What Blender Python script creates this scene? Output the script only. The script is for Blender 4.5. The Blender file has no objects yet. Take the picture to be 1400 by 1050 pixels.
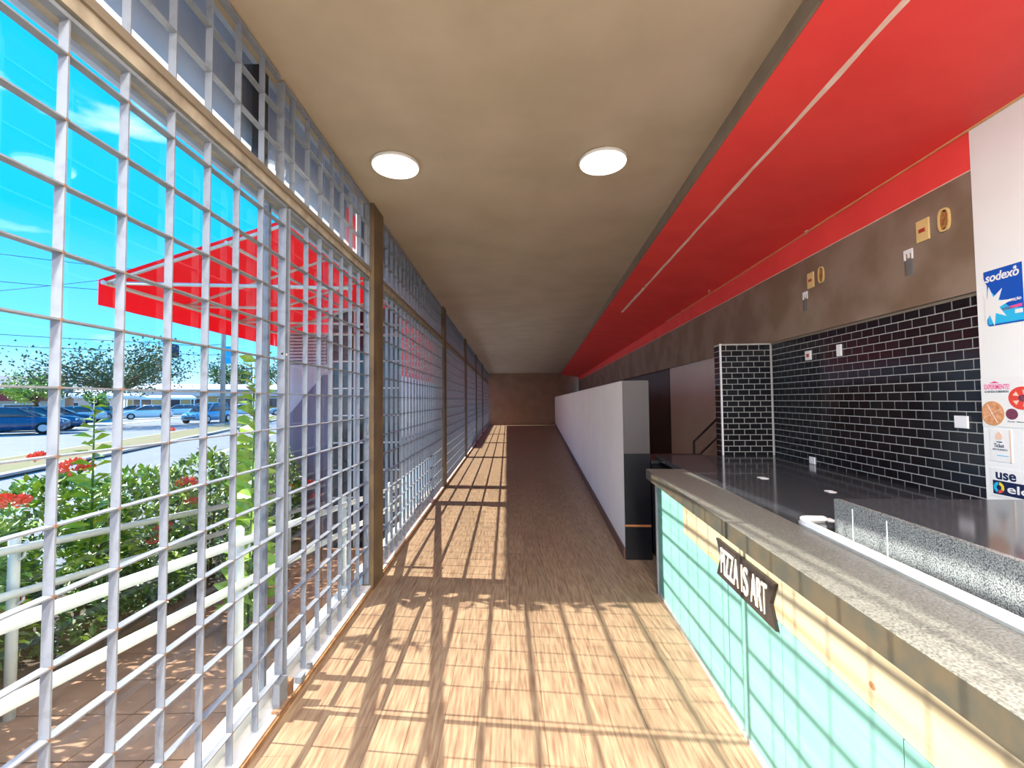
import bpy, math, random
from mathutils import Vector, Matrix
random.seed(7)
S = bpy.context.scene
C = S.collection

# ------------------------------------------------------------------ camera
CAM_H = 1.46
cam_d = bpy.data.cameras.new('camera')
cam_d.sensor_fit = 'HORIZONTAL'; cam_d.sensor_width = 36.0
cam_d.lens = 36.0 * 600.0 / 1400.0
cam_d.clip_start = 0.02; cam_d.clip_end = 600
cam = bpy.data.objects.new('camera', cam_d); C.objects.link(cam)
PITCH, YAW, ROLL = 0.0371, -0.0116, -0.010
fw = Vector((-math.sin(YAW)*math.cos(PITCH), math.cos(YAW)*math.cos(PITCH), math.sin(PITCH)))
rt = Vector((math.cos(YAW), math.sin(YAW), 0)); up = rt.cross(fw)
rt2 = rt*math.cos(ROLL) + up*math.sin(ROLL); up2 = up*math.cos(ROLL) - rt*math.sin(ROLL)
m = Matrix((rt2, up2, -fw)).transposed().to_4x4(); m.translation = Vector((0, 0, CAM_H))
cam.matrix_world = m
S.camera = cam

# ------------------------------------------------------------------ sky, sun, exposure
world = bpy.data.worlds.new('sky'); S.world = world; world.use_nodes = True
nt = world.node_tree; nt.nodes.clear()
wo = nt.nodes.new('ShaderNodeOutputWorld'); bg = nt.nodes.new('ShaderNodeBackground')
tc = nt.nodes.new('ShaderNodeTexCoord'); sx = nt.nodes.new('ShaderNodeSeparateXYZ')
rp = nt.nodes.new('ShaderNodeValToRGB')
e = rp.color_ramp.elements
e[0].position = 0.0; e[0].color = (0.50, 0.66, 0.85, 1)
e[1].position = 1.0; e[1].color = (0.003, 0.31, 0.92, 1)
n1 = e.new(0.10); n1.color = (0.13, 0.48, 0.90, 1)
n2 = e.new(0.30); n2.color = (0.004, 0.35, 0.92, 1)
nz = nt.nodes.new('ShaderNodeTexNoise'); nz.inputs['Scale'].default_value = 3.2; nz.inputs['Detail'].default_value = 6
mp = nt.nodes.new('ShaderNodeMapping'); mp.inputs['Scale'].default_value = (1, 1, 3.2)
cr = nt.nodes.new('ShaderNodeValToRGB'); cr.color_ramp.elements[0].position = 0.60; cr.color_ramp.elements[1].position = 0.82
mx = nt.nodes.new('ShaderNodeMix'); mx.data_type = 'RGBA'; mx.inputs['B'].default_value = (0.95, 0.97, 1.0, 1)
L = nt.links.new
L(tc.outputs['Generated'], sx.inputs[0]); L(sx.outputs['Z'], rp.inputs[0])
L(tc.outputs['Generated'], mp.inputs[0]); L(mp.outputs[0], nz.inputs[0]); L(nz.outputs['Fac'], cr.inputs[0])
L(cr.outputs[0], mx.inputs['Factor']); L(rp.outputs[0], mx.inputs['A'])
L(mx.outputs['Result'], bg.inputs[0]); bg.inputs[1].default_value = 0.80
L(bg.outputs[0], wo.inputs[0])

sd = bpy.data.lights.new('sun', 'SUN'); sd.energy = 5.8; sd.angle = math.radians(0.55); sd.color = (1.0, 0.93, 0.80)
sun = bpy.data.objects.new('sun', sd); C.objects.link(sun)
sun.rotation_euler = Vector((1, -0.124, -0.682)).to_track_quat('-Z', 'Y').to_euler()
sun.location = (-6, 1, 6)
S.view_settings.view_transform = 'Standard'; S.view_settings.look = 'None'
S.view_settings.gamma = 1.0; S.view_settings.use_curve_mapping = False
S.view_settings.exposure = 1.55
S.cycles.max_bounces = 14; S.cycles.diffuse_bounces = 8; S.cycles.transparent_max_bounces = 24

# ------------------------------------------------------------------ helpers
A = math.atan(0.08); CA, SA = math.cos(A), math.sin(A)   # the counter side splays 4.6 degrees from the grille side
def W(p):                                                # counter-side frame -> world
    return Vector((p[0]*CA + p[1]*SA, -p[0]*SA + p[1]*CA, p[2]))
OFF = {}

class MB:
    def __init__(s): s.v = []; s.f = []; s.sm = []
    def add(s, vs, fs, smooth=False):
        b = len(s.v); s.v += [Vector(p) for p in vs]; s.f += [[i+b for i in q] for q in fs]; s.sm += [smooth]*len(fs); return s
    def box(s, x0, y0, z0, x1, y1, z1):
        v = [(x0,y0,z0),(x1,y0,z0),(x1,y1,z0),(x0,y1,z0),(x0,y0,z1),(x1,y0,z1),(x1,y1,z1),(x0,y1,z1)]
        return s.add(v, [(0,3,2,1),(4,5,6,7),(0,1,5,4),(1,2,6,5),(2,3,7,6),(3,0,4,7)])
    def cbox(s, x0, y0, z0, x1, y1, z1, c):               # box with chamfered edges on the -x face (tiles, plates)
        v = [(x1,y0,z0),(x1,y1,z0),(x1,y1,z1),(x1,y0,z1),(x0+c,y0,z0),(x0+c,y1,z0),(x0+c,y1,z1),(x0+c,y0,z1),
             (x0,y0+c,z0+c),(x0,y1-c,z0+c),(x0,y1-c,z1-c),(x0,y0+c,z1-c)]
        return s.add(v, [(0,4,5,1),(1,5,6,2),(2,6,7,3),(3,7,4,0),(4,8,9,5),(5,9,10,6),(6,10,11,7),(7,11,8,4),(8,11,10,9)])
    def bar(s, p, q, w, h, upv=(0,0,1)):                  # rectangular bar between two points
        p, q = Vector(p), Vector(q); d = (q-p).normalized(); u = Vector(upv)
        r = d.cross(u)
        if r.length < 1e-5: r = d.cross(Vector((1,0,0)))
        r.normalize(); u = r.cross(d); v = []
        for c in (p, q):
            for a, b in ((-1,-1),(1,-1),(1,1),(-1,1)): v.append(c + r*a*w/2 + u*b*h/2)
        return s.add(v, [(0,3,2,1),(4,5,6,7),(0,1,5,4),(1,2,6,5),(2,3,7,6),(3,0,4,7)])
    def tube(s, pts, r, n=10, cap=True):
        pts = [Vector(p) for p in pts]; rs = r if isinstance(r, (list, tuple)) else [r]*len(pts)
        vs = []; fs = []
        for i, p in enumerate(pts):
            d = (pts[min(i+1, len(pts)-1)] - pts[max(i-1, 0)]).normalized()
            a = d.cross(Vector((0,0,1)))
            if a.length < 1e-3: a = Vector((1,0,0))
            a.normalize(); b = d.cross(a)
            for k in range(n):
                t = 2*math.pi*k/n; vs.append(p + (a*math.cos(t) + b*math.sin(t))*rs[i])
        for i in range(len(pts)-1):
            for k in range(n):
                k2 = (k+1) % n; fs.append((i*n+k, i*n+k2, (i+1)*n+k2, (i+1)*n+k))
        s.add(vs, fs, True)
        if cap:
            b = len(s.v) - len(vs)
            s.f.append([b+k for k in range(n)][::-1]); s.f.append([b+(len(pts)-1)*n+k for k in range(n)]); s.sm += [False]*2
        return s
    def prism(s, poly, axis, a, b):                       # polygon in the two other axes, pulled along axis from a to b
        def P(q, t):
            if axis == 'x': return (t, q[0], q[1])
            if axis == 'y': return (q[0], t, q[1])
            return (q[0], q[1], t)
        n = len(poly); v = [P(q, a) for q in poly] + [P(q, b) for q in poly]
        f = [list(range(n)), [n+i for i in range(n)][::-1]] + [(i, n+i, n+(i+1) % n, (i+1) % n) for i in range(n)]
        return s.add(v, f)
    def lathe(s, prof, c, n=40, axis='z'):
        vs = []; fs = []; c = Vector(c)
        for r, h in prof:
            for k in range(n):
                t = 2*math.pi*k/n; a, b = r*math.cos(t), r*math.sin(t)
                vs.append(c + (Vector((a, b, h)) if axis == 'z' else Vector((a, h, b)) if axis == 'y' else Vector((h, a, b))))
        for i in range(len(prof)-1):
            for k in range(n):
                k2 = (k+1) % n; fs.append((i*n+k, i*n+k2, (i+1)*n+k2, (i+1)*n+k))
        s.add(vs, fs, True); b = len(s.v)-len(vs)
        s.f.append([b+k for k in range(n)][::-1]); s.f.append([b+(len(prof)-1)*n+k for k in range(n)]); s.sm += [False]*2
        return s
    def mesh(s, name, mat, off=(0,0,0)):
        me = bpy.data.meshes.new(name); o = Vector(off)
        me.from_pydata([p-o for p in s.v], [], s.f)
        for p, q in zip(me.polygons, s.sm): p.use_smooth = q
        if mat: me.materials.append(mat)
        me.update(); return me

def fix_normals(me):
    import bmesh
    b = bmesh.new(); b.from_mesh(me); bmesh.ops.recalc_face_normals(b, faces=b.faces); b.to_mesh(me); b.free()

def root_off(p):
    while p.parent: p = p.parent
    return OFF.get(p.name, Vector((0,0,0)))
def tag(o, label=None, cat=None, group=None, kind=None):
    if label: o['label'] = label
    if cat: o['category'] = cat
    if group: o['group'] = group
    if kind: o['kind'] = kind
    return o
def thing(name, label, cat, o=(0,0,0), rf=False, group=None, kind=None):
    ob = bpy.data.objects.new(name, None); C.objects.link(ob); ob.empty_display_size = 0.1
    ob.location = W(o) if rf else Vector(o)
    if rf: ob.rotation_euler.z = -A
    OFF[ob.name] = Vector(o)
    return tag(ob, label, cat, group, kind)
def part(name, mb, mat, parent, label=None, kind=None):
    me = mb.mesh(name, mat, root_off(parent)); fix_normals(me)
    ob = bpy.data.objects.new(name, me); C.objects.link(ob); ob.parent = parent
    return tag(ob, label, kind=kind)
def shared(name, me, parent, loc, kind=None):             # a piece that shares mesh data; loc in the frame of its thing
    ob = bpy.data.objects.new(name, me); C.objects.link(ob); ob.parent = parent
    ob.location = Vector(loc) - root_off(parent)
    return tag(ob, kind=kind)
def single(name, mb, mat, label, cat, o=(0,0,0), rf=False, group=None, kind=None):
    me = mb.mesh(name, mat, o); fix_normals(me)
    ob = bpy.data.objects.new(name, me); C.objects.link(ob)
    ob.location = W(o) if rf else Vector(o)
    if rf: ob.rotation_euler.z = -A
    OFF[ob.name] = Vector(o)
    return tag(ob, label, cat, group, kind)
def struct(name, mb, mat, label, cat, rf=False, o=(0,0,0)): return single(name, mb, mat, label, cat, o, rf, None, 'structure')

def text_part(name, txt, mat, parent, x, ly_left, z_base, width, height, depth=0.0015, shear=0.0, bold=0.0, mirror=False):
    """lettering on a face that looks toward -x of the counter frame; reads from far (left) to near (right)"""
    cu = bpy.data.curves.new(name, 'FONT'); cu.body = txt; cu.size = 1; cu.extrude = 0.01; cu.shear = shear; cu.offset = bold
    t = bpy.data.objects.new(name, cu); C.objects.link(t)
    me = bpy.data.meshes.new_from_object(t.evaluated_get(bpy.context.evaluated_depsgraph_get()))
    bpy.data.objects.remove(t); bpy.data.curves.remove(cu)
    xs = [v.co.x for v in me.vertices]; ys = [v.co.y for v in me.vertices]
    x0, x1, y0, y1 = min(xs), max(xs), min(ys), max(ys); o = root_off(parent)
    for v in me.vertices:
        a = (v.co.x-x0)/(x1-x0); b = (v.co.y-y0)/(y1-y0)
        v.co = Vector((x - (depth if v.co.z > 0 else 0), ly_left - a*width, z_base + b*height)) - o
    me.materials.clear(); me.materials.append(mat); me.name = name
    ob = bpy.data.objects.new(name, me); C.objects.link(ob); ob.parent = parent
    return ob

# ------------------------------------------------------------------ materials
def mat(name, col, rough=0.6, metal=0.0, var=0.0, scale=8.0, stretch=(1,1,1), bump=0.0, col2=None, spec=0.5, emit=None, estr=0, detail=5, pos=(0.35,0.65), coat=0.0, rnd=0.0):
    M = bpy.data.materials.new(name); M.use_nodes = True; t = M.node_tree; N = t.nodes; k = t.links.new
    b = N['Principled BSDF']; b.inputs['Roughness'].default_value = rough; b.inputs['Metallic'].default_value = metal
    b.inputs['Specular IOR Level'].default_value = spec; b.inputs['Coat Weight'].default_value = coat
    c = (*col, 1); b.inputs['Base Color'].default_value = c
    if col2 is None and var: col2 = tuple(max(0, x*(1-var)) for x in col)
    if col2 is not None:
        g = N.new('ShaderNodeNewGeometry'); mpp = N.new('ShaderNodeMapping'); mpp.inputs['Scale'].default_value = stretch
        nn = N.new('ShaderNodeTexNoise'); nn.inputs['Scale'].default_value = scale; nn.inputs['Detail'].default_value = detail
        r = N.new('ShaderNodeValToRGB'); r.color_ramp.elements[0].position = pos[0]; r.color_ramp.elements[1].position = pos[1]
        r.color_ramp.elements[0].color = c; r.color_ramp.elements[1].color = (*col2, 1)
        k(g.outputs['Position'], mpp.inputs[0]); k(mpp.outputs[0], nn.inputs['Vector']); k(nn.outputs['Fac'], r.inputs[0])
        last = r.outputs[0]
        if rnd:
            oi = N.new('ShaderNodeObjectInfo'); hs = N.new('ShaderNodeHueSaturation'); mr = N.new('ShaderNodeMapRange')
            mr.inputs['To Min'].default_value = 1-rnd; mr.inputs['To Max'].default_value = 1+rnd
            k(oi.outputs['Random'], mr.inputs[0]); k(mr.outputs[0], hs.inputs['Value']); k(last, hs.inputs['Color']); last = hs.outputs[0]
        k(last, b.inputs['Base Color'])
        if bump:
            bm_ = N.new('ShaderNodeBump'); bm_.inputs['Strength'].default_value = bump; bm_.inputs['Distance'].default_value = 0.01
            k(nn.outputs['Fac'], bm_.inputs['Height']); k(bm_.outputs[0], b.inputs['Normal'])
    if emit: b.inputs['Emission Color'].default_value = (*emit, 1); b.inputs['Emission Strength'].default_value = estr
    return M
def glass_mat(name, tint=(0.93,0.97,0.96), haze=0.0, hazecol=(0.9,0.95,1.0), refl=1.5):
    M = bpy.data.materials.new(name); M.use_nodes = True; t = M.node_tree; N = t.nodes; k = t.links.new; N.clear()
    o = N.new('ShaderNodeOutputMaterial'); tr = N.new('ShaderNodeBsdfTransparent'); gl = N.new('ShaderNodeBsdfGlossy'); fr = N.new('ShaderNodeFresnel')
    tr.inputs[0].default_value = (*tint, 1); gl.inputs['Roughness'].default_value = 0.02; fr.inputs[0].default_value = refl
    mm = N.new('ShaderNodeMixShader'); k(fr.outputs[0], mm.inputs[0]); k(tr.outputs[0], mm.inputs[1]); k(gl.outputs[0], mm.inputs[2]); last = mm
    if haze:
        tl = N.new('ShaderNodeBsdfTranslucent'); tl.inputs[0].default_value = (*hazecol, 1); m2 = N.new('ShaderNodeMixShader'); m2.inputs[0].default_value = haze
        k(last.outputs[0], m2.inputs[1]); k(tl.outputs[0], m2.inputs[2]); last = m2
    k(last.outputs[0], o.inputs[0]); return M
def cloth_mat(name, col, trans=0.5):
    M = bpy.data.materials.new(name); M.use_nodes = True; t = M.node_tree; N = t.nodes; k = t.links.new; N.clear()
    o = N.new('ShaderNodeOutputMaterial'); d = N.new('ShaderNodeBsdfDiffuse'); tl = N.new('ShaderNodeBsdfTranslucent'); mm = N.new('ShaderNodeMixShader')
    d.inputs[0].default_value = (*col, 1); tl.inputs[0].default_value = (*col, 1); mm.inputs[0].default_value = trans
    k(d.outputs[0], mm.inputs[1]); k(tl.outputs[0], mm.inputs[2]); k(mm.outputs[0], o.inputs[0]); return M

M_floor = mat('floor_wood', (0.315,0.222,0.142), 0.42, col2=(0.185,0.105,0.068), scale=9, stretch=(7,0.6,1), bump=0.05, detail=8, pos=(0.38,0.68), rnd=0.10, spec=0.35)
M_joint = mat('floor_joint', (0.06,0.04,0.03), 0.9)
M_ceil = mat('ceiling_paint', (0.47,0.38,0.28), 0.75, col2=(0.41,0.33,0.235), scale=2.2, bump=0.02)
M_lip = mat('shadow_strip_paint', (0.24,0.19,0.14), 0.7, var=0.15)
M_red = mat('red_paint', (0.95,0.075,0.065), 0.55, col2=(0.88,0.06,0.055), scale=3)
M_brown = mat('brown_paint', (0.27,0.20,0.145), 0.62, col2=(0.20,0.135,0.085), scale=2.6, detail=3, pos=(0.42,0.60))
M_white = mat('white_paint', (0.88,0.90,0.89), 0.5, var=0.03, scale=3)
M_cream = mat('cream_paint', (0.86,0.79,0.71), 0.6, var=0.05, scale=2)
M_beige = mat('beige_paint', (0.62,0.545,0.50), 0.65, var=0.06, scale=2)
M_greyb = mat('grey_brown_panel', (0.075,0.066,0.066), 0.4, var=0.2, scale=2)
M_tile = mat('black_glazed_tile', (0.012,0.011,0.013), 0.16, var=0.3, scale=6, rnd=0.25)
M_grout = mat('pale_grout', (0.50,0.49,0.46), 0.85, var=0.1, scale=30)
M_metal = mat('grille_paint', (0.215,0.23,0.265), 0.45, col2=(0.16,0.165,0.185), scale=25, pos=(0.5,0.75))
M_rust = mat('grille_weld_rust', (0.30,0.16,0.09), 0.8, var=0.3, scale=40)
M_col = mat('brown_column_paint', (0.175,0.115,0.055), 0.5, col2=(0.11,0.07,0.04), scale=6, bump=0.05)
M_trans = mat('transom_paint', (0.46,0.39,0.30), 0.6, col2=(0.30,0.24,0.18), scale=12)
M_alu = mat('white_aluminium', (0.80,0.82,0.83), 0.35, metal=0.0, var=0.04)
M_sill = mat('sill_paint', (0.82,0.80,0.74), 0.55, col2=(0.62,0.55,0.45), scale=14, pos=(0.55,0.8))
M_sillr = mat('sill_rust', (0.42,0.21,0.09), 0.8, var=0.4, scale=20)
M_glass = glass_mat('clear_glass')
M_glassd = glass_mat('dusty_upper_glass', (0.86,0.91,0.95), 0.22)
M_glassb = mat('dark_window_glass', (0.02,0.03,0.045), 0.08, spec=0.7)
M_fascia = mat('grey_fascia', (0.42,0.50,0.66), 0.7, col2=(0.33,0.40,0.54), scale=5)
M_granite = mat('granite', (0.20,0.20,0.18), 0.30, col2=(0.09,0.09,0.082), scale=170, bump=0.01, detail=6, pos=(0.4,0.62), spec=0.5)
M_granite_edge = mat('granite_edge', (0.062,0.048,0.03), 0.5, col2=(0.04,0.039,0.031), scale=12, pos=(0.4,0.6))
M_granite_shade = mat('shaded_granite', (0.052,0.055,0.066), 0.11, col2=(0.03,0.031,0.036), scale=110, detail=6)  # granite darkened so that its colour carries the shade
M_block = mat('speckled_granite', (0.26,0.275,0.27), 0.22, col2=(0.05,0.055,0.065), scale=290, detail=4, pos=(0.42,0.60), spec=0.6)
M_mint = mat('mint_board', (0.15,0.335,0.28), 0.55, col2=(0.12,0.285,0.24), scale=3, stretch=(1,0.5,9), bump=0.02)
def pine_mat():
    M = mat('pine_board', (0.33,0.28,0.19), 0.55, col2=(0.24,0.165,0.085), scale=2.6, stretch=(1,0.55,13), bump=0.03, detail=9, pos=(0.46,0.74)); return M
M_pine = pine_mat()
M_steel = mat('grey_edge_trim', (0.42,0.43,0.42), 0.4, metal=0.3, var=0.2)
M_plast = mat('white_plastic', (0.86,0.87,0.89), 0.3)
M_yell = mat('aged_plastic', (0.80,0.58,0.24), 0.4, var=0.1)
M_yelld = mat('box_inside', (0.45,0.22,0.06), 0.6, var=0.3, scale=60)
M_redb = mat('red_button', (0.42,0.05,0.03), 0.4)
M_dark = mat('dark_metal', (0.02,0.02,0.022), 0.4)
M_black = mat('black_laminate', (0.008,0.008,0.011), 0.28)
M_orange = mat('orange_edge', (0.45,0.16,0.05), 0.5)
M_sign = mat('sign_black', (0.03,0.022,0.02), 0.45, var=0.3, scale=20)
M_signw = mat('sign_cream', (0.85,0.78,0.68), 0.6)
M_lamp = mat('lamp_diffuser', (0.9,0.9,0.88), 0.5, emit=(1.0,0.97,0.90), estr=1.0)
M_lampr = mat('lamp_rim', (0.75,0.72,0.66), 0.4)
M_filler = mat('white_filler', (0.90,0.72,0.62), 0.8, col2=(0.85,0.55,0.42), scale=10)
M_filly = mat('ochre_filler', (0.85,0.52,0.22), 0.8, col2=(0.80,0.40,0.18), scale=10)
M_skirt = mat('brown_skirting', (0.12,0.06,0.045), 0.5)
M_enddoor = mat('far_brown_wall', (0.38,0.24,0.15), 0.6, var=0.2, scale=2)
M_rail = mat('white_rail_paint', (0.60,0.62,0.58), 0.4, var=0.05, scale=10)
M_canvas = cloth_mat('red_canvas', (0.74,0.05,0.075), 0.45)
M_ramp = mat('ramp_tile', (0.34,0.19,0.11), 0.7, col2=(0.26,0.14,0.08), scale=5, rnd=0.12)
M_conc = mat('concrete', (0.36,0.34,0.31), 0.9, var=0.15, scale=3)
M_road = mat('asphalt', (0.19,0.20,0.22), 0.9, var=0.12, scale=1.2)
M_grass = mat('dry_grass', (0.15,0.16,0.05), 0.95, col2=(0.22,0.145,0.07), scale=1.5, pos=(0.4,0.6))
M_soil = mat('soil', (0.10,0.065,0.04), 0.95, var=0.4, scale=10)
M_pave = mat('pale_pavement', (0.34,0.33,0.31), 0.9, var=0.1, scale=1)
M_line = mat('road_paint', (0.80,0.80,0.78), 0.8)
M_lav = mat('lavender_wall', (0.56,0.50,0.56), 0.7, var=0.05)
M_purp = mat('dark_purple', (0.17,0.13,0.20), 0.6)
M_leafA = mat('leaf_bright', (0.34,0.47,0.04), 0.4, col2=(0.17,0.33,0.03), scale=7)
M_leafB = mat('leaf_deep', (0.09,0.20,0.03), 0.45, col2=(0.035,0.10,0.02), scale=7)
M_leafC = mat('leaf_tree', (0.115,0.17,0.05), 0.6, col2=(0.05,0.09,0.03), scale=1)
M_stem = mat('stem', (0.13,0.085,0.04), 0.8, var=0.2)
M_flow = mat('ixora_red', (0.75,0.06,0.035), 0.5, col2=(0.85,0.16,0.09), scale=60)

# ------------------------------------------------------------------ floor
Y0, Y1 = -3.0, 26.0
fl = MB().box(-1.09, Y0, -0.20, 4.4, Y1+0.4, -0.012)
floor = struct('floor', fl, M_joint, 'brown wood-look plank floor running down the gallery', 'floor')
PW, PLN = 0.152, 1.22
pm = MB().add([(0,0,-0.012),(PW-0.0015,0,-0.012),(PW-0.0015,PLN-0.0015,-0.012),(0,PLN-0.0015,-0.012),
               (0,0,0),(PW-0.0015,0,0),(PW-0.0015,PLN-0.0015,0),(0,PLN-0.0015,0)],
              [(4,5,6,7),(0,1,5,4),(1,2,6,5),(2,3,7,6),(3,0,4,7)]).mesh('plank', M_floor)
rest = MB(); ncol = int(5.4/PW)
for i in range(ncol):
    x = -1.06 + i*PW; y = Y0 - (i*0.437 % 1)*PLN
    while y < Y1:
        if x < 1.05 and 1.0 < y+PLN and y < 8.2: shared('plank', pm, floor, (x, y, 0))
        else:
            ya, yb = max(y, Y0), min(y+PLN-0.0015, Y1)
            rest.add([(x,ya,0),(x+PW-0.0015,ya,0),(x+PW-0.0015,yb,0),(x,yb,0)], [(0,1,2,3)])
        y += PLN
part('plank', rest, M_floor, floor, kind='stuff')

# ------------------------------------------------------------------ ceiling, soffit, right wall
CEIL = 3.06
def rfxy(lx, ly): w = W((lx, ly, 0)); return (w.x, w.y)
cp = [(-1.16, Y0), rfxy(1.07, Y0), rfxy(1.07, Y1+0.3), (-1.16, Y1+0.3)]
struct('ceiling', MB().prism(cp, 'z', CEIL, CEIL+0.25), M_ceil, 'flat tan painted ceiling over the walkway', 'ceiling')
lp = MB().prism([(1.07,CEIL+0.02),(1.07,2.965),(1.10,2.965),(1.10,CEIL+0.02)], 'y', Y0, Y1)
struct('trim_1', lp, M_lip, 'narrow dark brown drop edge between tan ceiling and red soffit', 'trim', rf=True)
WX = 2.143
def sof(lx): return 2.962 - 0.1735*(lx-1.085)
sp = MB().prism([(1.085,sof(1.085)),(WX+0.3,sof(WX+0.3)),(WX+0.3,3.30),(1.085,3.30)], 'y', Y0, Y1)
sofo = struct('ceiling', sp, M_red, 'sloping bright red soffit above the counter', 'ceiling', rf=True)
# filler lines on the soffit
def crack(lx0, y_a, y_b, w, mt, name, seg=26):
    mb = MB(); pr = None; ring = []
    for i in range(seg+1):
        y = y_a + (y_b-y_a)*i/seg; j = (random.random()-0.5)*0.005; ww = w*(0.75+0.5*random.random())
        ring.append((lx0+j-ww/2, lx0+j+ww/2, y))
    for a, b in zip(ring, ring[1:]):
        mb.add([(a[0],a[2],sof(a[0])-0.004),(a[1],a[2],sof(a[1])-0.004),(b[1],b[2],sof(b[1])-0.004),(b[0],b[2],sof(b[0])-0.004),
                (a[0],a[2],sof(a[0])+0.01),(a[1],a[2],sof(a[1])+0.01),(b[1],b[2],sof(b[1])+0.01),(b[0],b[2],sof(b[0])+0.01)],
               [(0,1,2,3),(0,4,5,1),(3,2,6,7),(0,3,7,4),(1,5,6,2)])
    return part(name, mb, mt, sofo)
crack(1.352, 0.4, 5.7, 0.022, M_filler, 'joint_line'); crack(1.352, 5.8, 7.4, 0.030, M_filler, 'joint_line')
crack(WX-0.012, -0.5, 7.6, 0.014, M_filly, 'joint_line')
for (lx, ly) in ((WX-0.02, 3.62),(1.352,5.72),(WX-0.06,5.55),(WX-0.03,6.7)):
    for q in range(4):
        a, b = lx+random.uniform(-.02,.02), ly+random.uniform(-.05,.05); r_ = random.uniform(.008,.016)
        part('filler_patch', MB().lathe([(r_,0),(r_*.6,-0.005)], (a, b, sof(a)), 8), M_filler, sofo)

# wall behind the counter: red strip, brown header
wr = thing('wall_right', 'wall behind the counter, red strip over a brown painted band', 'wall', (WX,2.3,0), True, kind='structure')
part('red_band', MB().box(WX, 2.295, 2.583, WX+0.25, Y1, 2.80), M_red, wr)
part('brown_band', MB().box(WX, 2.295, 1.975, WX+0.25, Y1, 2.583), M_brown, wr)
part('band_line', MB().box(WX-0.002, 2.295, 2.580, WX+0.01, Y1, 2.5855), M_filler, wr)
TX = WX + 0.012                                         # tile face sits a little behind the band
tb = MB().box(TX+0.006, 2.295, 0.0, WX+0.25, 4.43, 1.975)
tw = struct('wall_right', tb, M_grout, 'wall of small black brick tiles with pale grout behind the counter', 'wall', rf=True, o=(TX,2.3,0))
TW, TH, G = 0.1010, 0.0530, 0.0055
LY0, LY1, TZ0, TZ1 = 2.300, 4.272, 0.905, 1.962
def tmesh(w): return MB().cbox(0.003, 0, 0, 0.006, w, TH-G, 0.0012).mesh('tile', M_tile)
TM = {}
def tile_runs(L0, L1, row):
    out = []; p = L0 - (TW/2 if row % 2 else 0)
    while p < L1-0.004:
        a, b = max(p, L0), min(p+TW, L1)
        if b-a > 0.012: out.append((a, b-a-G))
        p += TW
    return out
tiles = []
nrow = int(round((TZ1-TZ0)/TH))
for r in range(nrow):
    for a, w in tile_runs(LY0, LY1, r): tiles.append((a, w, TZ0+r*TH))
tiles.sort(key=lambda t: t[0])
tstuff = MB()
for i, (a, w, z) in enumerate(tiles):
    if i < 300:
        k = round(w, 3)
        if k not in TM: TM[k] = tmesh(w)
        shared('tile', TM[k], tw, (TX, a, z))
    else: tstuff.cbox(TX+0.003, a, z, TX+0.006, a+w, z+TH-G, 0.0012)
part('tile', tstuff, M_tile, tw, kind='stuff')
part('shadow_strip', MB().box(TX, 2.296, 1.957, TX+0.008, 4.276, 1.9745), M_lip, tw)  # dark strip drawn where only a shadow line lies under the band
# return wall at the end of the work area, tiled on its face and its edge
BX0, BY = 1.690, 4.278
bw = struct('wall_back', MB().box(BX0+0.006, BY+0.006, 0, WX+0.02, BY+0.155, 1.975), M_grout, 'short return wall of black brick tiles at the far end of the worktop', 'wall', rf=True, o=(BX0,BY,0))
TB = {}
for r in range(nrow):
    for a, w in tile_runs(BX0+0.008, TX-0.002, r):
        k = round(w, 3)
        if k not in TB: 
            me = MB().cbox(0.003, 0, 0, 0.006, w, TH-G, 0.0012); me.v = [Vector((v.y, v.x, v.z)) for v in me.v]; me_ = me.mesh('tile', M_tile); fix_normals(me_); TB[k] = me_
        shared('tile', TB[k], bw, (a, BY, TZ0+r*TH))
    k = 0.150
    if k not in TM: TM[k] = tmesh(0.140)
    shared('tile', TM[k], bw, (BX0, BY+0.012, TZ0+r*TH))
part('corner_trim', MB().box(BX0-0.004, BY-0.006, 0.90, BX0+0.010, BY+0.010, 1.975), M_plast, bw, 'white plastic corner strip')
# beige wall, then a panel painted dark for the unlit recess beyond
struct('wall_right', MB().box(WX+0.03, 4.43, 0, WX+0.25, 7.62, 1.975), M_beige, 'pale beige wall beside the stair behind the tiled return', 'wall', rf=True)
dg = struct('unlit_recess', MB().box(WX+0.06, 7.62, 0, WX+0.20, 12.0, 1.975), M_greyb, 'panel painted dark grey for the unlit recess past the beige wall', 'door', rf=True, o=(WX,9,0))
part('recess_frame', MB().box(WX+0.03, 7.62, 0, WX+0.10, 7.70, 1.975), M_dark, dg)
struct('wall_right', MB().box(WX+0.03, 12.0, 0, WX+0.25, Y1, 1.975), M_beige, 'beige wall at the deep end of the passage', 'wall', rf=True)
# white pillar wall
struct('wall_right', MB().box(WX-0.004, Y0, 0, WX+0.25, 2.293, 2.80), M_white, 'white painted wall with stickers beside the black tiles', 'wall', rf=True)
# partition wall of the gallery
PX = 0.742
pt = struct('wall_partition', MB().box(PX, 4.13, 0, PX+0.235, Y1, 1.63), M_cream, 'low cream partition wall along the gallery', 'wall', rf=True)
struct('baseboard_right', MB().box(PX-0.014, 4.13, 0, PX, Y1, 0.10), M_skirt, 'dark brown skirting at the foot of the cream partition', 'baseboard', rf=True)
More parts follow.
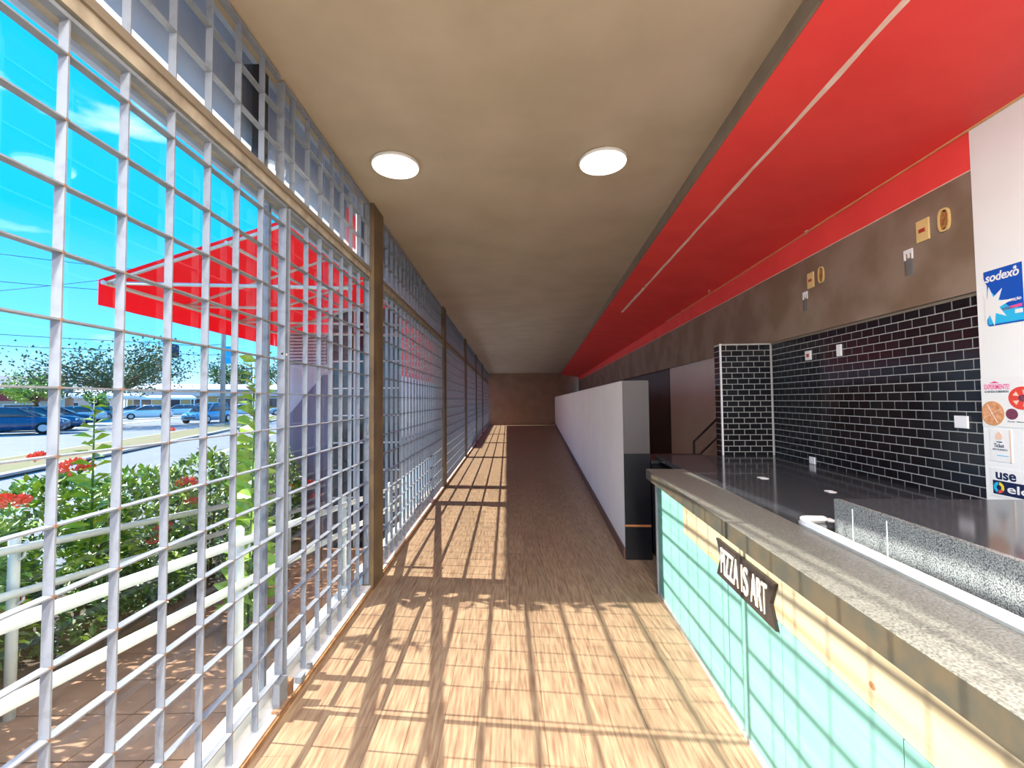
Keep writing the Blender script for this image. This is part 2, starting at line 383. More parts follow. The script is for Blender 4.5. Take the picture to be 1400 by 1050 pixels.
# end and back walls
struct('wall_back', MB().box(-1.3, Y1, 0, 4.4, Y1+0.2, 3.3), M_enddoor, 'brown wall closing the far end of the gallery', 'wall')
wf = thing('window_9', 'unseen glazed front added behind the camera to let daylight in', 'window', (1.2, Y0, 0), kind='structure')  # invented glazing at the unseen end, lets daylight onto the counter side
for k in range(5):
    x = -1.10 + k*0.80
    part('mullion', MB().box(x-0.02, Y0-0.05, 0, x+0.02, Y0, 3.06), M_alu, wf)
    if k < 4: part('pane', MB().add([(x+0.02,Y0-0.025,0.05),(x+0.78,Y0-0.025,0.05),(x+0.78,Y0-0.025,3.0),(x+0.02,Y0-0.025,3.0)], [(0,1,2,3)]), M_glass, wf)
part('head_rail', MB().box(-1.12, Y0-0.05, 3.0, 2.3, Y0, 3.06), M_alu, wf); part('bottom_rail', MB().box(-1.12, Y0-0.05, 0, 2.3, Y0, 0.05), M_alu, wf)
struct('light_stop_roof', MB().box(-1.16, Y0, 3.30, 4.5, Y1+0.3, 3.45), M_conc, 'unseen concrete roof slab added over the ceiling against light leaks', 'roof')  # unseen slab added to keep light from leaking in from above

# ------------------------------------------------------------------ columns, transom, sill
GX = -1.09
COLS = [3.50, 7.42, 11.32, 15.2, 19.1]
clab = ['brown steel column nearest the camera, beside the double gate', 'second brown steel column down the gallery', 'third brown steel column down the gallery', 'fourth brown steel column down the gallery', 'farthest brown steel column down the gallery']
for y, lb in zip(COLS, clab):
    t = thing('steel_column', lb, 'column', (-1.10, y, 0), group='brown steel columns along the grille')
    part('web', MB().box(-1.112, y, 0.0, -1.058, y+0.25, CEIL), M_col, t)
    part('flange', MB().box(-1.14, y-0.008, 0.0, -1.056, y, CEIL), M_col, t)
    part('flange', MB().box(-1.14, y+0.25, 0.0, -1.056, y+0.258, CEIL), M_col, t)
    part('base_plate', MB().box(-1.16, y-0.03, 0.0, -1.05, y+0.28, 0.012), M_col, t)
    for z in (0.42, 1.25, 2.1): part('hinge', MB().tube([(-1.10, y-0.016, z-0.05), (-1.10, y-0.016, z+0.05)], 0.010, 8), M_metal, t)
BAYS = [(-2.9, 3.49), (3.76, 7.41), (7.68, 11.31), (11.58, 15.19), (15.46, 19.09), (19.36, 25.95)]
tr = thing('trim_2', 'tan boxed transom rail between lower and upper grilles', 'trim', (-1.12, 0, 2.45), kind='structure')
for a, b in BAYS:
    part('transom_rail', MB().box(-1.20, a, 2.455, -1.088, b, 2.525), M_trans, tr)
    part('transom_edge', MB().box(-1.088, a, 2.498, -1.078, b, 2.528), M_lip, tr)
st = thing('trim_3', 'cream threshold under the grille with a rusty inner edge', 'trim', (-1.12, 0, 0), kind='structure')
for a, b in BAYS:
    part('threshold', MB().box(-1.30, a, -0.1, -1.072, b, 0.028), M_sill, st)
    part('rust_edge', MB().box(-1.072, a, -0.1, -1.058, b, 0.022), M_sillr, st)

# ------------------------------------------------------------------ grilles
BD, BT = 0.026, 0.0045
HZ = [1.502 + 0.1671*j for j in range(-8, 6)]
def vbar_mesh(z0, z1): return MB().box(-BD, -BT/2, z0, 0, BT/2, z1).mesh('vertical_bar', M_metal)
VM = {}
def grille(name, label, ya, yb, z0, z1, vs, hs, stiles=True, rustm=True, group=None):
    t = thing(name, label, 'grille', (GX, (ya+yb)/2, z0), group=group)
    key = (round(z0,3), round(z1,3))
    if key not in VM: VM[key] = vbar_mesh(0, z1-z0)
    for y in vs: shared('vertical_bar', VM[key], t, (GX, y, z0))
    hm = MB().box(-BD, ya, -BT/2, 0.0005, yb, BT/2).mesh('horizontal_bar', M_metal, (0, (ya+yb)/2, 0))
    for z in hs: shared('horizontal_bar', hm, t, (GX, (ya+yb)/2, z))
    if stiles:
        for y in (ya+0.004, yb-0.004): part('stile', MB().box(GX-0.036, y-0.003, z0-0.002, GX+0.002, y+0.003, z1), M_metal, t)
    rails = MB().box(GX-BD, ya, z1-0.012, GX+0.001, yb, z1); part('top_rail', rails, M_metal, t)
    if rustm:
        w = MB()
        for y in vs:
            if 0.7 < y < 3.5:
                for z in hs: w.box(GX-0.005, y-0.0045, z-0.0034, GX+0.0012, y+0.0045, z+0.0034)
        if w.v: part('weld_spots', w, M_rust, t, 'rusty weld spots at the crossings', kind='stuff')
    return t
vs1 = [1.082 + 0.176*i for i in range(-10, 6)]
leafA = grille('security_gate', 'tall pale steel gate leaf nearest the camera, on the left', -0.72, 2.168, 0.045, 2.44, vs1, HZ)
vs2 = [2.41 + 0.1705*i for i in range(6)]
leafB = grille('security_gate', 'pale steel gate leaf hinged to the near brown column', 2.200, 3.485, 0.045, 2.44, vs2, HZ)
grille('security_gate', 'pale steel grille panel beside the camera, mostly out of frame', -2.88, -0.74, 0.045, 2.44, [-2.7+0.176*i for i in range(11)], HZ, rustm=False)
grille('transom_grille', 'upper steel grille panel above the gate leaf nearest the camera', -0.72, 2.10, 2.525, 3.05, [v for v in vs1 if v < 2.05], [2.70, 2.872], stiles=False, rustm=False)
grille('transom_grille', 'upper steel grille panel above the gate leaf at the near column', 2.13, 3.485, 2.525, 3.05, [2.245+0.1705*i for i in range(8)], [2.70, 2.872], stiles=True, rustm=False)
grille('transom_grille', 'upper steel grille panel beside the camera, above the frame edge', -2.88, -0.74, 2.525, 3.05, [-2.7+0.176*i for i in range(11)], [2.70, 2.872], stiles=False, rustm=False)
names = ['between the first and second columns', 'between the second and third columns', 'between the third and fourth columns', 'between the fourth and fifth columns', 'beyond the farthest column']
for (a, b), nm in zip(BAYS[1:], names):
    n = int((b-a)/0.172); vs = [a+0.10+0.172*i for i in range(n)]
    grille('security_grille', 'tall steel grille '+nm, a, b, 0.045, 2.44, vs, HZ, rustm=False)
    grille('transom_grille', 'upper steel grille '+nm, a, b, 2.525, 3.05, vs, [2.70, 2.872], stiles=False, rustm=False)
# gate hardware on leaf A and B
part('floor_bolt', MB().box(GX-0.01, 2.10, 0.0, GX+0.022, 2.175, 0.15), M_metal, leafA)
part('bolt_plate', MB().box(GX-0.005, 2.08, 0.03, GX+0.035, 2.20, 0.042).box(GX-0.012, 2.19, 0.03, GX+0.02, 2.24, 0.10), M_rust, leafA)
part('lock_hasp', MB().tube([(GX-0.012,2.160,1.70),(GX-0.012,2.175,1.70)], 0.006, 8), M_dark, leafA)
part('lock_hasp', MB().tube([(GX-0.012,2.193,1.70),(GX-0.012,2.208,1.70)], 0.006, 8), M_plast, leafB)
part('floor_bolt', MB().box(GX-0.002, 2.30, 0.03, GX+0.03, 2.345, 0.06), M_metal, leafB)
part('floor_bolt', MB().box(GX, 2.42, 0.03, GX+0.022, 2.45, 0.055), M_metal, leafB)

# ------------------------------------------------------------------ glass behind the grilles
GLX = -1.185
wi = 1
for a, b in BAYS:
    g = thing('window_%d' % wi, 'tall clear glass screen standing outside the grille, bay %s' % ['nearest the camera','past the first column','past the second column','past the third column','past the fourth column','past the farthest column'][wi-1], 'window', (GLX, (a+b)/2, 0), kind='structure')
    edges = [a, 0.55, 2.17, 2.84, b] if wi == 1 else [a, (2*a+b)/3, (a+2*b)/3, b]
    for p, q in zip(edges, edges[1:]):
        part('pane', MB().add([(GLX,p+0.004,0.05),(GLX,q-0.004,0.05),(GLX,q-0.004,2.45),(GLX,p+0.004,2.45)], [(0,1,2,3)]), M_glass, g)
        part('upper_pane', MB().add([(GLX,p+0.004,2.53),(GLX,q-0.004,2.53),(GLX,q-0.004,3.06),(GLX,p+0.004,3.06)], [(0,1,2,3)]), M_glassd, g)
    part('bottom_rail', MB().box(GLX-0.02, a, 0.028, GLX+0.02, b, 0.075), M_alu, g)
    part('head_rail', MB().box(GLX-0.012, a, 2.437, GLX+0.012, b, 2.455), M_fascia, g)
    for p in edges[1:-1]:
        if wi == 1 and p == 2.17:
            part('door_stile', MB().box(GLX-0.012, p-0.012, 0.05, GLX+0.012, p-0.004, 2.45), M_metal, g)
            part('door_stile', MB().box(GLX-0.012, p+0.004, 0.05, GLX+0.012, p+0.012, 2.45), M_metal, g)
            part('mullion', MB().box(GLX-0.05, p-0.14, 2.53, GLX+0.03, p-0.06, 3.06), M_dark, g)
        else:
            part('glass_edge', MB().box(GLX-0.004, p-0.004, 0.05, GLX+0.004, p+0.004, 2.45), M_glass, g)
    wi += 1
# fascia of the eaves outside, whose lower edge lets a strip of sun past
fa = thing('wall_fascia', 'grey roof fascia hanging outside the upper grille', 'fascia', (-1.27, 0, 2.73), kind='structure')
part('fascia_board', MB().box(-1.30, Y0, 2.735, -1.262, 3.45, 3.45), M_fascia, fa)
part('fascia_board', MB().box(-1.30, 3.80, 2.735, -1.262, Y1, 3.45), M_fascia, fa)
part('eave_board', MB().box(-1.30, Y0, 3.06, -1.16, Y1, 3.45), M_fascia, fa)

# ------------------------------------------------------------------ ceiling lamps
def lamp(x, y, lb, watt=0.5):
    t = thing('ceiling_or_fill_lamp', lb, 'lamp', (x, y, CEIL), group='round ceiling lamps and added fill lamps')
    part('rim', MB().lathe([(0.150,0.0),(0.158,-0.004),(0.158,-0.020),(0.152,-0.024)], (x,y,CEIL), 48), M_lampr, t)
    part('diffuser', MB().lathe([(0.152,-0.020),(0.150,-0.030),(0.135,-0.034),(0.05,-0.036)], (x,y,CEIL), 48), M_lamp, t)
    for k in range(3):
        a = 2.2+k*0.35; part('screw', MB().box(x+0.158*math.cos(a)-0.004, y+0.158*math.sin(a)-0.004, CEIL-0.018, x+0.158*math.cos(a)+0.004, y+0.158*math.sin(a)+0.004, CEIL-0.008), M_filler, t)
    ld = bpy.data.lights.new('lamp_light', 'AREA'); ld.shape = 'DISK'; ld.size = 0.29; ld.energy = watt; ld.color = (1.0,0.95,0.86)
    lo = bpy.data.objects.new('lamp_light', ld); C.objects.link(lo); lo.parent = t; lo.location = (0,0,-0.045)
lamp(-0.735, 2.905, 'round flush ceiling lamp nearer the grille')
lamp(0.655, 2.865, 'round flush ceiling lamp nearer the red soffit')
lamp(-0.73, -0.4, 'unseen fill lamp added behind the camera on the grille side', 46)  # unseen lamps added behind the camera to brighten the counter side
lamp(0.50, -0.4, 'unseen fill lamp added behind the camera on the counter side', 54)
lamp(-0.73, -2.2, 'unseen fill lamp added farthest behind the camera on the grille side', 46)
lamp(0.42, -2.2, 'unseen fill lamp added farthest behind the camera on the counter side', 54)

# ------------------------------------------------------------------ counter
CF, CY1, CY0 = 0.857, 3.432, -1.2
ct = thing('service_counter', 'long service counter clad in mint and natural pine boards', 'counter', (CF+0.2, 1.5, 0), True)
part('carcass', MB().box(CF+0.02, CY0, 0.06, CF+0.32, CY1-0.01, 0.852), M_steel, ct)
part('plinth', MB().box(CF+0.03, CY0, 0.0, CF+0.30, CY1-0.03, 0.06), M_black, ct)
part('bottom_trim', MB().box(CF-0.006, CY0, 0.0, CF+0.02, CY1, 0.026), M_steel, ct)
part('end_trim', MB().box(CF-0.010, CY1-0.026, 0.0, CF+0.33, CY1, 0.855), M_steel, ct)
part('cable', MB().tube([(CF-0.012, CY1-0.02, 0.001),(CF-0.014, CY1-0.02, 0.07)], 0.003, 6), M_dark, ct)
g = 0.0016
def board(y0, y1, z0, z1, m_, dx=0.0): part('board', MB().cbox(CF-dx, y0+g, z0+g, CF+0.021, y1-g, z1-g, 0.0015), m_, ct)
# upper row of boards: mint at the far end, natural pine from there on
board(2.80, CY1-0.026, 0.622, 0.852, M_mint); board(1.678, 2.80, 0.636, 0.852, M_pine); board(1.146-0.9, 1.678, 0.636, 0.852, M_pine); board(CY0, 1.146-0.9, 0.636, 0.852, M_pine)
# lower sheets, all mint
ycuts = [CY1-0.026, 2.170, 1.690, 1.150, 0.40, -0.4, CY0]
for a, b in zip(ycuts, ycuts[1:]):
    top = 0.622 if a > 2.5 else 0.636
    board(b, a, 0.026, top, M_mint)
board(2.17, 2.80, 0.622, 0.636, M_mint)
part('cover_strip', MB().box(CF-0.004, 2.148, 0.026, CF+0.01, 2.186, 0.60), M_mint, ct)
# knots and grain marks on the pine
for (y, z, ry, rz) in ((1.245, 0.70, 0.012, 0.010),(0.72,0.73,0.010,0.008),(2.35,0.665,0.006,0.005)):
    part('knot', MB().prism([(y+ry*math.cos(k*0.524), z+rz*math.sin(k*0.524)) for k in range(12)], 'x', CF-0.0006, CF+0.002), mat('knot_wood', (0.30,0.14,0.06), 0.6, col2=(0.16,0.07,0.03), scale=60), ct)

wt = thing('granite_worktop', 'grey granite bar top over the pine boards', 'worktop', (1.0, 1.5, 0.86), True)
# bar top, in slabs with thin joints
sl = [CY0, 0.20, 1.10, 1.62, 2.30, CY1+0.012]
for a, b in zip(sl, sl[1:]):
    part('slab', MB().box(0.787, a+0.001, 0.895, 1.065, b-0.001, 0.925), M_granite, wt)
part('front_edge', MB().box(0.7855, CY0, 0.853, 0.800, CY1+0.012, 0.9235), M_granite_edge, wt)
part('underside', MB().box(0.80, CY0, 0.853, 1.06, CY1+0.012, 0.895), M_granite, wt)
part('inner_slab', MB().box(1.066, 1.86, 0.885, TX+0.002, 4.276, 0.925), M_granite_shade, wt, 'polished granite, shade put into its dark colour')
part('inner_slab', MB().box(1.066, CY0, 0.80, WX-0.006, 1.858, 0.84), M_granite_shade, wt, 'sunken granite, shade put into its dark colour')
part('base_wall', MB().box(1.20, CY0, 0, WX-0.01, 1.8, 0.80).box(1.66, 1.8, 0, TX-0.004, 4.27, 0.884), M_black, wt)

# raised granite block
gb = thing('granite_upstand', 'raised block of speckled granite behind the white rail', 'block', (1.5, 1.0, 0.84), True)
part('front_slab', MB().box(1.141, CY0, 0.842, 1.163, 1.826, 1.060), M_block, gb)
part('top_slab', MB().box(1.163, CY0, 1.035, WX-0.006, 1.826, 1.060), M_granite_shade, gb)
part('end_slab', MB().box(1.163, 1.806, 0.842, WX-0.006, 1.826, 1.035), M_granite_shade, gb)
part('pale_line', MB().box(1.1395, 1.722, 0.93, 1.142, 1.725, 1.045), M_plast, gb)  # thin pale upright lines on the face of the block
part('pale_line', MB().box(1.1395, 1.560, 0.90, 1.142, 1.563, 1.045), M_plast, gb)
# white rail
rl = thing('counter_rail', 'white plastic edge rail with a rounded end on the granite', 'rail', (1.08, 1.0, 0.925), True)
pts = [(1.082, CY0), (1.082, 1.90)] + [(1.082+0.05*(1-math.cos(t)), 1.90+0.085*math.sin(t)) for t in [k*math.pi/2/8 for k in range(1, 9)]] + [(1.20, 1.985)]
def ribbon(pts, w, z0, z1):
    mb = MB(); L_ = []
    for i, p in enumerate(pts):
        a = Vector((*pts[max(i-1,0)],0)); b = Vector((*pts[min(i+1,len(pts)-1)],0)); d = (b-a).normalized(); n_ = Vector((-d.y, d.x, 0)); P = Vector((*p,0))
        L_.append((P+n_*w/2, P-n_*w/2))
    for (a, b), (c, d) in zip(L_, L_[1:]):
        q = lambda v, z: (v.x, v.y, z)
        mb.add([q(a,z0),q(b,z0),q(d,z0),q(c,z0),q(a,z1),q(b,z1),q(d,z1),q(c,z1)], [(0,3,2,1),(4,5,6,7),(0,4,7,3),(1,2,6,5)])
    a, b = L_[0]; mb.add([(a.x,a.y,z0),(b.x,b.y,z0),(b.x,b.y,z1),(a.x,a.y,z1)], [(0,1,2,3)])
    a, b = L_[-1]; mb.add([(a.x,a.y,z0),(b.x,b.y,z0),(b.x,b.y,z1),(a.x,a.y,z1)], [(0,1,2,3)])
    return mb
part('rail_top', ribbon(pts, 0.022, 0.934, 0.950), M_plast, rl)
part('rail_base', ribbon([(x-0.006, y) for x, y in pts], 0.024, 0.9255, 0.934), M_steel, rl, 'grey base strip')
# litter on the dark worktop
for (lx, ly, r_) in ((1.46,3.05,0.022),(1.62,2.62,0.018),(1.24,2.02,0.016)):
    single('paper_scrap', MB().prism([(lx+r_*(1.6 if k%2 else 1.0)*math.cos(k*0.785), ly+r_*1.8*math.sin(k*0.785)) for k in range(8)], 'z', 0.9256, 0.9285), M_plast,
           ['scrap of white paper near the tiled return on the dark worktop','scrap of white paper in the middle of the dark worktop','scrap of white paper beside the rounded rail end'][(1.46,1.62,1.24).index(lx)], 'paper', (lx,ly,0.9256), True, 'paper scraps on the worktop')

# sign
sg = thing('wall_sign', 'black swallowtail sign reading PIZZA IS ART on the pine front', 'sign', (CF, 1.97, 0.69), True)
yl, yr, zb, zt = 2.246, 1.700, 0.604, 0.776
part('sign_board', MB().prism([(yl,zt),(yl-0.045,(zt+zb)/2),(yl,zb),(yr,zb),(yr+0.040,(zt+zb)/2),(yr,zt)], 'x', CF-0.014, CF-0.001), M_sign, sg)
part('sign_rim', MB().prism([(yl-0.01,zt-0.008),(yl-0.05,(zt+zb)/2+0.004),(yl-0.014,zt-0.012)], 'x', CF-0.0155, CF-0.013), M_steel, sg)
text_part('lettering', 'PIZZA', M_signw, sg, CF-0.0142, 2.185, 0.632, 0.185, 0.118, 0.004, bold=0.0)
text_part('lettering', 'IS', M_signw, sg, CF-0.0142, 1.972, 0.632, 0.062, 0.118, 0.004, bold=0.0)
text_part('lettering', 'ART', M_signw, sg, CF-0.0142, 1.885, 0.632, 0.130, 0.118, 0.004, bold=0.0)

# ------------------------------------------------------------------ switches, boxes
def plate(name, label, y, z, w, h, m_, x=WX, extra=None, th=0.008):
    t = thing(name, label, 'socket', (x, y, z), True)
    part('plate', MB().cbox(x-th, y-w/2, z-h/2, x+0.001, y+w/2, z+h/2, 0.002), m_, t)
    if extra: extra(t, x-th)
    return t
def btn(y, z):
    def f(t, x): part('switch', MB().cbox(x-0.004, y-0.020, z-0.010, x+0.001, y+0.020, z+0.010, 0.001), M_redb, t)
    return f
plate('switch_plate', 'aged cream switch plate with red rocker, next to the white wall', 2.578, 2.388, 0.082, 0.122, M_yell, extra=btn(2.578, 2.388))
plate('switch_plate', 'aged cream switch plate with red rocker, farther along the brown band', 3.608, 2.388, 0.082, 0.122, M_yell, extra=btn(3.608, 2.388))
def oval(y, lb):
    t = thing('junction_box', lb, 'box', (WX, y, 2.394), True)
    n = 28
    def ring(ry, rz): return [(y+ry*math.copysign(abs(math.cos(k*2*math.pi/n))**0.7, math.cos(k*2*math.pi/n)), 2.394+rz*math.copysign(abs(math.sin(k*2*math.pi/n))**0.7, math.sin(k*2*math.pi/n))) for k in range(n)]
    o_, i_ = ring(0.034, 0.062), ring(0.026, 0.053); mb = MB()
    for k in range(n):
        k2 = (k+1) % n; x0, x1 = WX-0.010, WX
        mb.add([(x0,*o_[k]),(x0,*o_[k2]),(x0,*i_[k2]),(x0,*i_[k]),(x1,*o_[k]),(x1,*o_[k2]),(x1,*i_[k2]),(x1,*i_[k])], [(0,1,2,3),(0,4,5,1),(3,2,6,7)])
    part('rim', mb, M_yell, t); part('cavity', MB().prism(i_, 'x', WX-0.003, WX+0.002), M_yelld, t)
    part('wire_tail', MB().tube([(WX-0.004,y+0.012,2.37),(WX-0.012,y,2.40),(WX-0.004,y-0.012,2.43)], 0.004, 6), M_orange, t)
    part('screw_lug', MB().box(WX-0.006,y-0.008,2.437,WX-0.002,y+0.004,2.444).box(WX-0.006,y-0.006,2.342,WX-0.002,y+0.006,2.350), M_dark, t)
oval(2.446, 'open oval junction box next to the white wall')
oval(3.476, 'open oval junction box farther along the brown band')
M_clear = glass_mat('clear_plastic', (0.85,0.82,0.78), 0.25)
def bracket(y, lb):
    t = thing('wall_bracket', lb, 'bracket', (WX, y, 2.24), True)
    mb = MB().box(WX-0.006, y-0.030, 2.292, WX, y+0.030, 2.315).box(WX-0.006,y-0.030,2.255,WX,y-0.022,2.292).box(WX-0.006,y+0.022,2.255,WX,y+0.030,2.292).box(WX-0.005,y-0.006,2.265,WX,y+0.006,2.292)
    part('clip', mb, M_plast, t)
    part('clear_sleeve', MB().box(WX-0.004, y-0.028, 2.165, WX-0.001, y+0.028, 2.255), M_clear, t)
bracket(2.682, 'white clip bracket below the switch next to the white wall')
bracket(3.688, 'white clip bracket below the switch farther along the brown band')
def hole(y, z):
    def f(t, x): part('socket_hole', MB().box(x-0.002, y-0.016, z-0.014, x+0.001, y+0.016, z+0.014), M_redb, t)
    return f
plate('wall_socket', 'small cream socket with red centre high on the black tiles', 3.695, 1.798, 0.075, 0.075, M_white, TX, hole(3.695,1.798))
plate('wall_socket', 'narrow cream blank plate high on the black tiles', 3.325, 1.798, 0.050, 0.085, M_white, TX)
plate('wall_socket', 'square white blank plate on the tiles beside the white wall', 2.418, 1.325, 0.072, 0.064, M_plast, TX)
plate('wall_socket', 'white outlet plate just above the dark worktop', 3.690, 0.955, 0.070, 0.055, M_plast, TX)

# ------------------------------------------------------------------ stickers on the white wall
PXW = WX - 0.004
def flat(poly, m_, parent, name, lift=0.001, th=0.0012): return part(name, MB().prism(poly, 'x', PXW-lift-th, PXW-lift+0.0002), m_, parent)
M_blue = mat('card_blue', (0.008,0.09,0.50), 0.3)
M_cyan = mat('card_cyan', (0.03,0.50,0.85), 0.3)
M_pink = mat('card_pink', (0.80,0.10,0.32), 0.4)
M_navy = mat('card_navy', (0.010,0.018,0.075), 0.35)
M_paper = mat('white_paper', (0.86,0.87,0.86), 0.4)
M_pizza = mat('pizza_print', (0.80,0.42,0.22), 0.5, col2=(0.62,0.24,0.10), scale=60)
M_crust = mat('crust_print', (0.66,0.33,0.14), 0.5)
M_plate = mat('red_plate_print', (0.80,0.07,0.05), 0.4)
M_choc = mat('choc_print', (0.16,0.03,0.07), 0.4, col2=(0.25,0.07,0.12), scale=120)
M_peach = mat('peach_print', (0.86,0.60,0.46), 0.5)
M_yel = mat('print_yellow', (0.90,0.70,0.05), 0.4); M_cy2 = mat('print_cyan', (0.02,0.50,0.80), 0.4); M_rd2 = mat('print_red', (0.80,0.08,0.05), 0.4)
ell = lambda y, z, ry, rz, n=32, a0=0, a1=2*math.pi: [(y-ry*math.cos(a0+(a1-a0)*k/n), z+rz*math.sin(a0+(a1-a0)*k/n)) for k in range(n)]
s1 = thing('sticker', 'blue payment card sticker with white star on the white wall', 'sticker', (PXW, 2.17, 1.92), True)
flat([(2.254,2.054),(2.254,2.022),(2.240,1.985),(2.246,1.800),(2.238,1.790),(2.088,1.790),(2.084,1.797),(2.084,2.056)], M_blue, s1, 'card')
flat([(2.240,1.797),(2.086,1.797),(2.086,1.850),(2.140,1.862),(2.205,1.93),(2.240,1.975)], M_cyan, s1, 'cyan_band', 0.0018)
star = []
for k in range(16):
    a = k*math.pi/8+0.12; r_ = (0.098 if k in (0,) else 0.082) if k % 2 == 0 else 0.036
    star.append((2.222-r_*math.cos(a), 1.884+r_*1.15*math.sin(a)))
star = [(min(y, 2.2535), z) for y, z in star]
flat(star, M_paper, s1, 'star', 0.0026)
flat([(2.205,1.862),(2.205,1.850),(2.09,1.858),(2.09,1.872)], M_pink, s1, 'pink_band', 0.0018)
flat([(2.120,1.848),(2.120,1.830),(2.088,1.830),(2.088,1.848)], M_paper, s1, 'white_tag', 0.0022)
text_part('lettering', 'sodexo', M_paper, s1, PXW-0.0022, 2.246, 2.000, 0.150, 0.042, 0.001, shear=0.2, bold=0.02)
sm = []
for k in range(12):
    a = k*math.pi/6; r_ = 0.010 if k % 2 == 0 else 0.005; sm.append((2.112-r_*math.cos(a), 2.038+r_*math.sin(a)))
flat(sm, M_paper, s1, 'small_star', 0.0022)
text_part('lettering', 'REFEIÇÃO', M_paper, s1, PXW-0.0022, 2.150, 1.886, 0.058, 0.017, 0.001, bold=0.015)
s2 = thing('sticker', 'white poster with dessert pizza and red plate on the white wall', 'poster', (PXW, 2.16, 1.42), True)
flat([(2.2925,1.545),(2.2925,1.312),(1.80,1.312),(1.80,1.545)], M_paper, s2, 'poster_sheet')
text_part('lettering', 'EXPERIMENTE!', M_pink, s2, PXW-0.0022, 2.276, 1.489, 0.114, 0.024, 0.0008, bold=0.01)
text_part('lettering', 'AS NOSSAS SOBREMESAS', M_navy, s2, PXW-0.0022, 2.276, 1.473, 0.110, 0.010, 0.0008)
flat([(2.252,1.518),(2.226,1.528),(2.205,1.518)], M_pink, s2, 'roof_mark', 0.0022)
flat([(min(y,2.292),z) for y, z in ell(2.243,1.375,0.054,0.058)], M_crust, s2, 'pizza_crust', 0.0022)
flat([(min(y,2.2915),z) for y, z in ell(2.243,1.375,0.047,0.051)], M_pizza, s2, 'pizza_top', 0.0028)
for a in (0.5, 2.07): flat([(2.243-0.046*math.cos(a)-0.0012,1.375+0.049*math.sin(a)),(2.243-0.046*math.cos(a)+0.0012,1.375+0.049*math.sin(a)),(2.243+0.046*math.cos(a)+0.0012,1.375-0.049*math.sin(a)),(2.243+0.046*math.cos(a)-0.0012,1.375-0.049*math.sin(a))], M_paper, s2, 'slice_line', 0.0034)
flat(ell(2.108,1.447,0.060,0.052), M_plate, s2, 'red_plate', 0.0022)
for k in range(5): flat([(2.108-0.018*math.cos(k*1.257),1.447+0.016*math.sin(k*1.257)),(2.108-0.044*math.cos(k*1.257-.3),1.447+0.038*math.sin(k*1.257-.3)),(2.108-0.044*math.cos(k*1.257+.3),1.447+0.038*math.sin(k*1.257+.3))], M_peach, s2, 'fruit_slice', 0.0028)
flat(ell(2.108,1.447,0.017,0.015), M_choc, s2, 'sauce_spot', 0.0032)
flat(ell(2.157,1.374,0.026,0.025), M_choc, s2, 'chocolate_disc', 0.0022)
text_part('lettering', 'Doces  Sabores', M_navy, s2, PXW-0.0022, 2.176, 1.337, 0.075, 0.006, 0.0008)
s3 = thing('sticker', 'small white voucher sticker with peach drop below the poster', 'sticker', (PXW, 2.21, 1.23), True)
flat([(2.262,1.300),(2.262,1.150),(2.165,1.150),(2.165,1.300)], M_paper, s3, 'card')
flat([(2.236,1.262),(2.232,1.278),(2.218,1.292),(2.205,1.276),(2.203,1.262),(2.210,1.252),(2.228,1.252)], M_peach, s3, 'drop', 0.0022)
flat([(2.234,1.244),(2.228,1.240),(2.206,1.239),(2.206,1.244)], M_navy, s3, 'shadow_bar', 0.0022)
text_part('lettering', 'Ticket', M_navy, s3, PXW-0.0022, 2.244, 1.216, 0.046, 0.018, 0.0008, bold=0.01)
text_part('lettering', 'RESTAURANTE', M_navy, s3, PXW-0.0022, 2.250, 1.202, 0.066, 0.008, 0.0008)
flat([(2.172,1.300),(2.172,1.150),(2.166,1.150),(2.166,1.300)], M_peach, s3, 'edge_line', 0.0022)
flat([(2.232,1.180),(2.232,1.1775),(2.18,1.1775),(2.18,1.180)], M_cyan, s3, 'rule_line', 0.0022)
s4 = thing('sticker', 'payment sticker reading use elo with coloured ring, lowest on the white wall', 'sticker', (PXW, 2.16, 1.05), True)
flat([(2.268,1.118),(2.268,0.985),(2.02,0.985),(2.02,1.118)], M_paper, s4, 'card')
flat([(2.257,1.060),(2.257,0.996),(2.03,0.996),(2.03,1.060)], M_navy, s4, 'navy_band', 0.0020)
text_part('lettering', 'use', M_navy, s4, PXW-0.0022, 2.243, 1.066, 0.090, 0.034, 0.0008, bold=0.025)
def ring_seg(a0, a1, m_):
    n = 10; cy, cz = 2.229, 1.028
    o_ = [(cy-0.024*math.cos(a0+(a1-a0)*k/n), cz+0.026*math.sin(a0+(a1-a0)*k/n)) for k in range(n+1)]
    i_ = [(cy-0.011*math.cos(a0+(a1-a0)*k/n), cz+0.012*math.sin(a0+(a1-a0)*k/n)) for k in range(n+1)]
    mb = MB()
    for k in range(n): mb.add([(PXW-0.0042,*o_[k]),(PXW-0.0042,*o_[k+1]),(PXW-0.0042,*i_[k+1]),(PXW-0.0042,*i_[k])], [(0,1,2,3)])
    part('ring_segment', mb, m_, s4)
ring_seg(math.radians(-35), math.radians(85), M_yel); ring_seg(math.radians(100), math.radians(250), M_cy2); ring_seg(math.radians(262), math.radians(318), M_rd2)
text_part('lettering', 'elo', M_paper, s4, PXW-0.0033, 2.192, 1.010, 0.100, 0.038, 0.0008, bold=0.012)

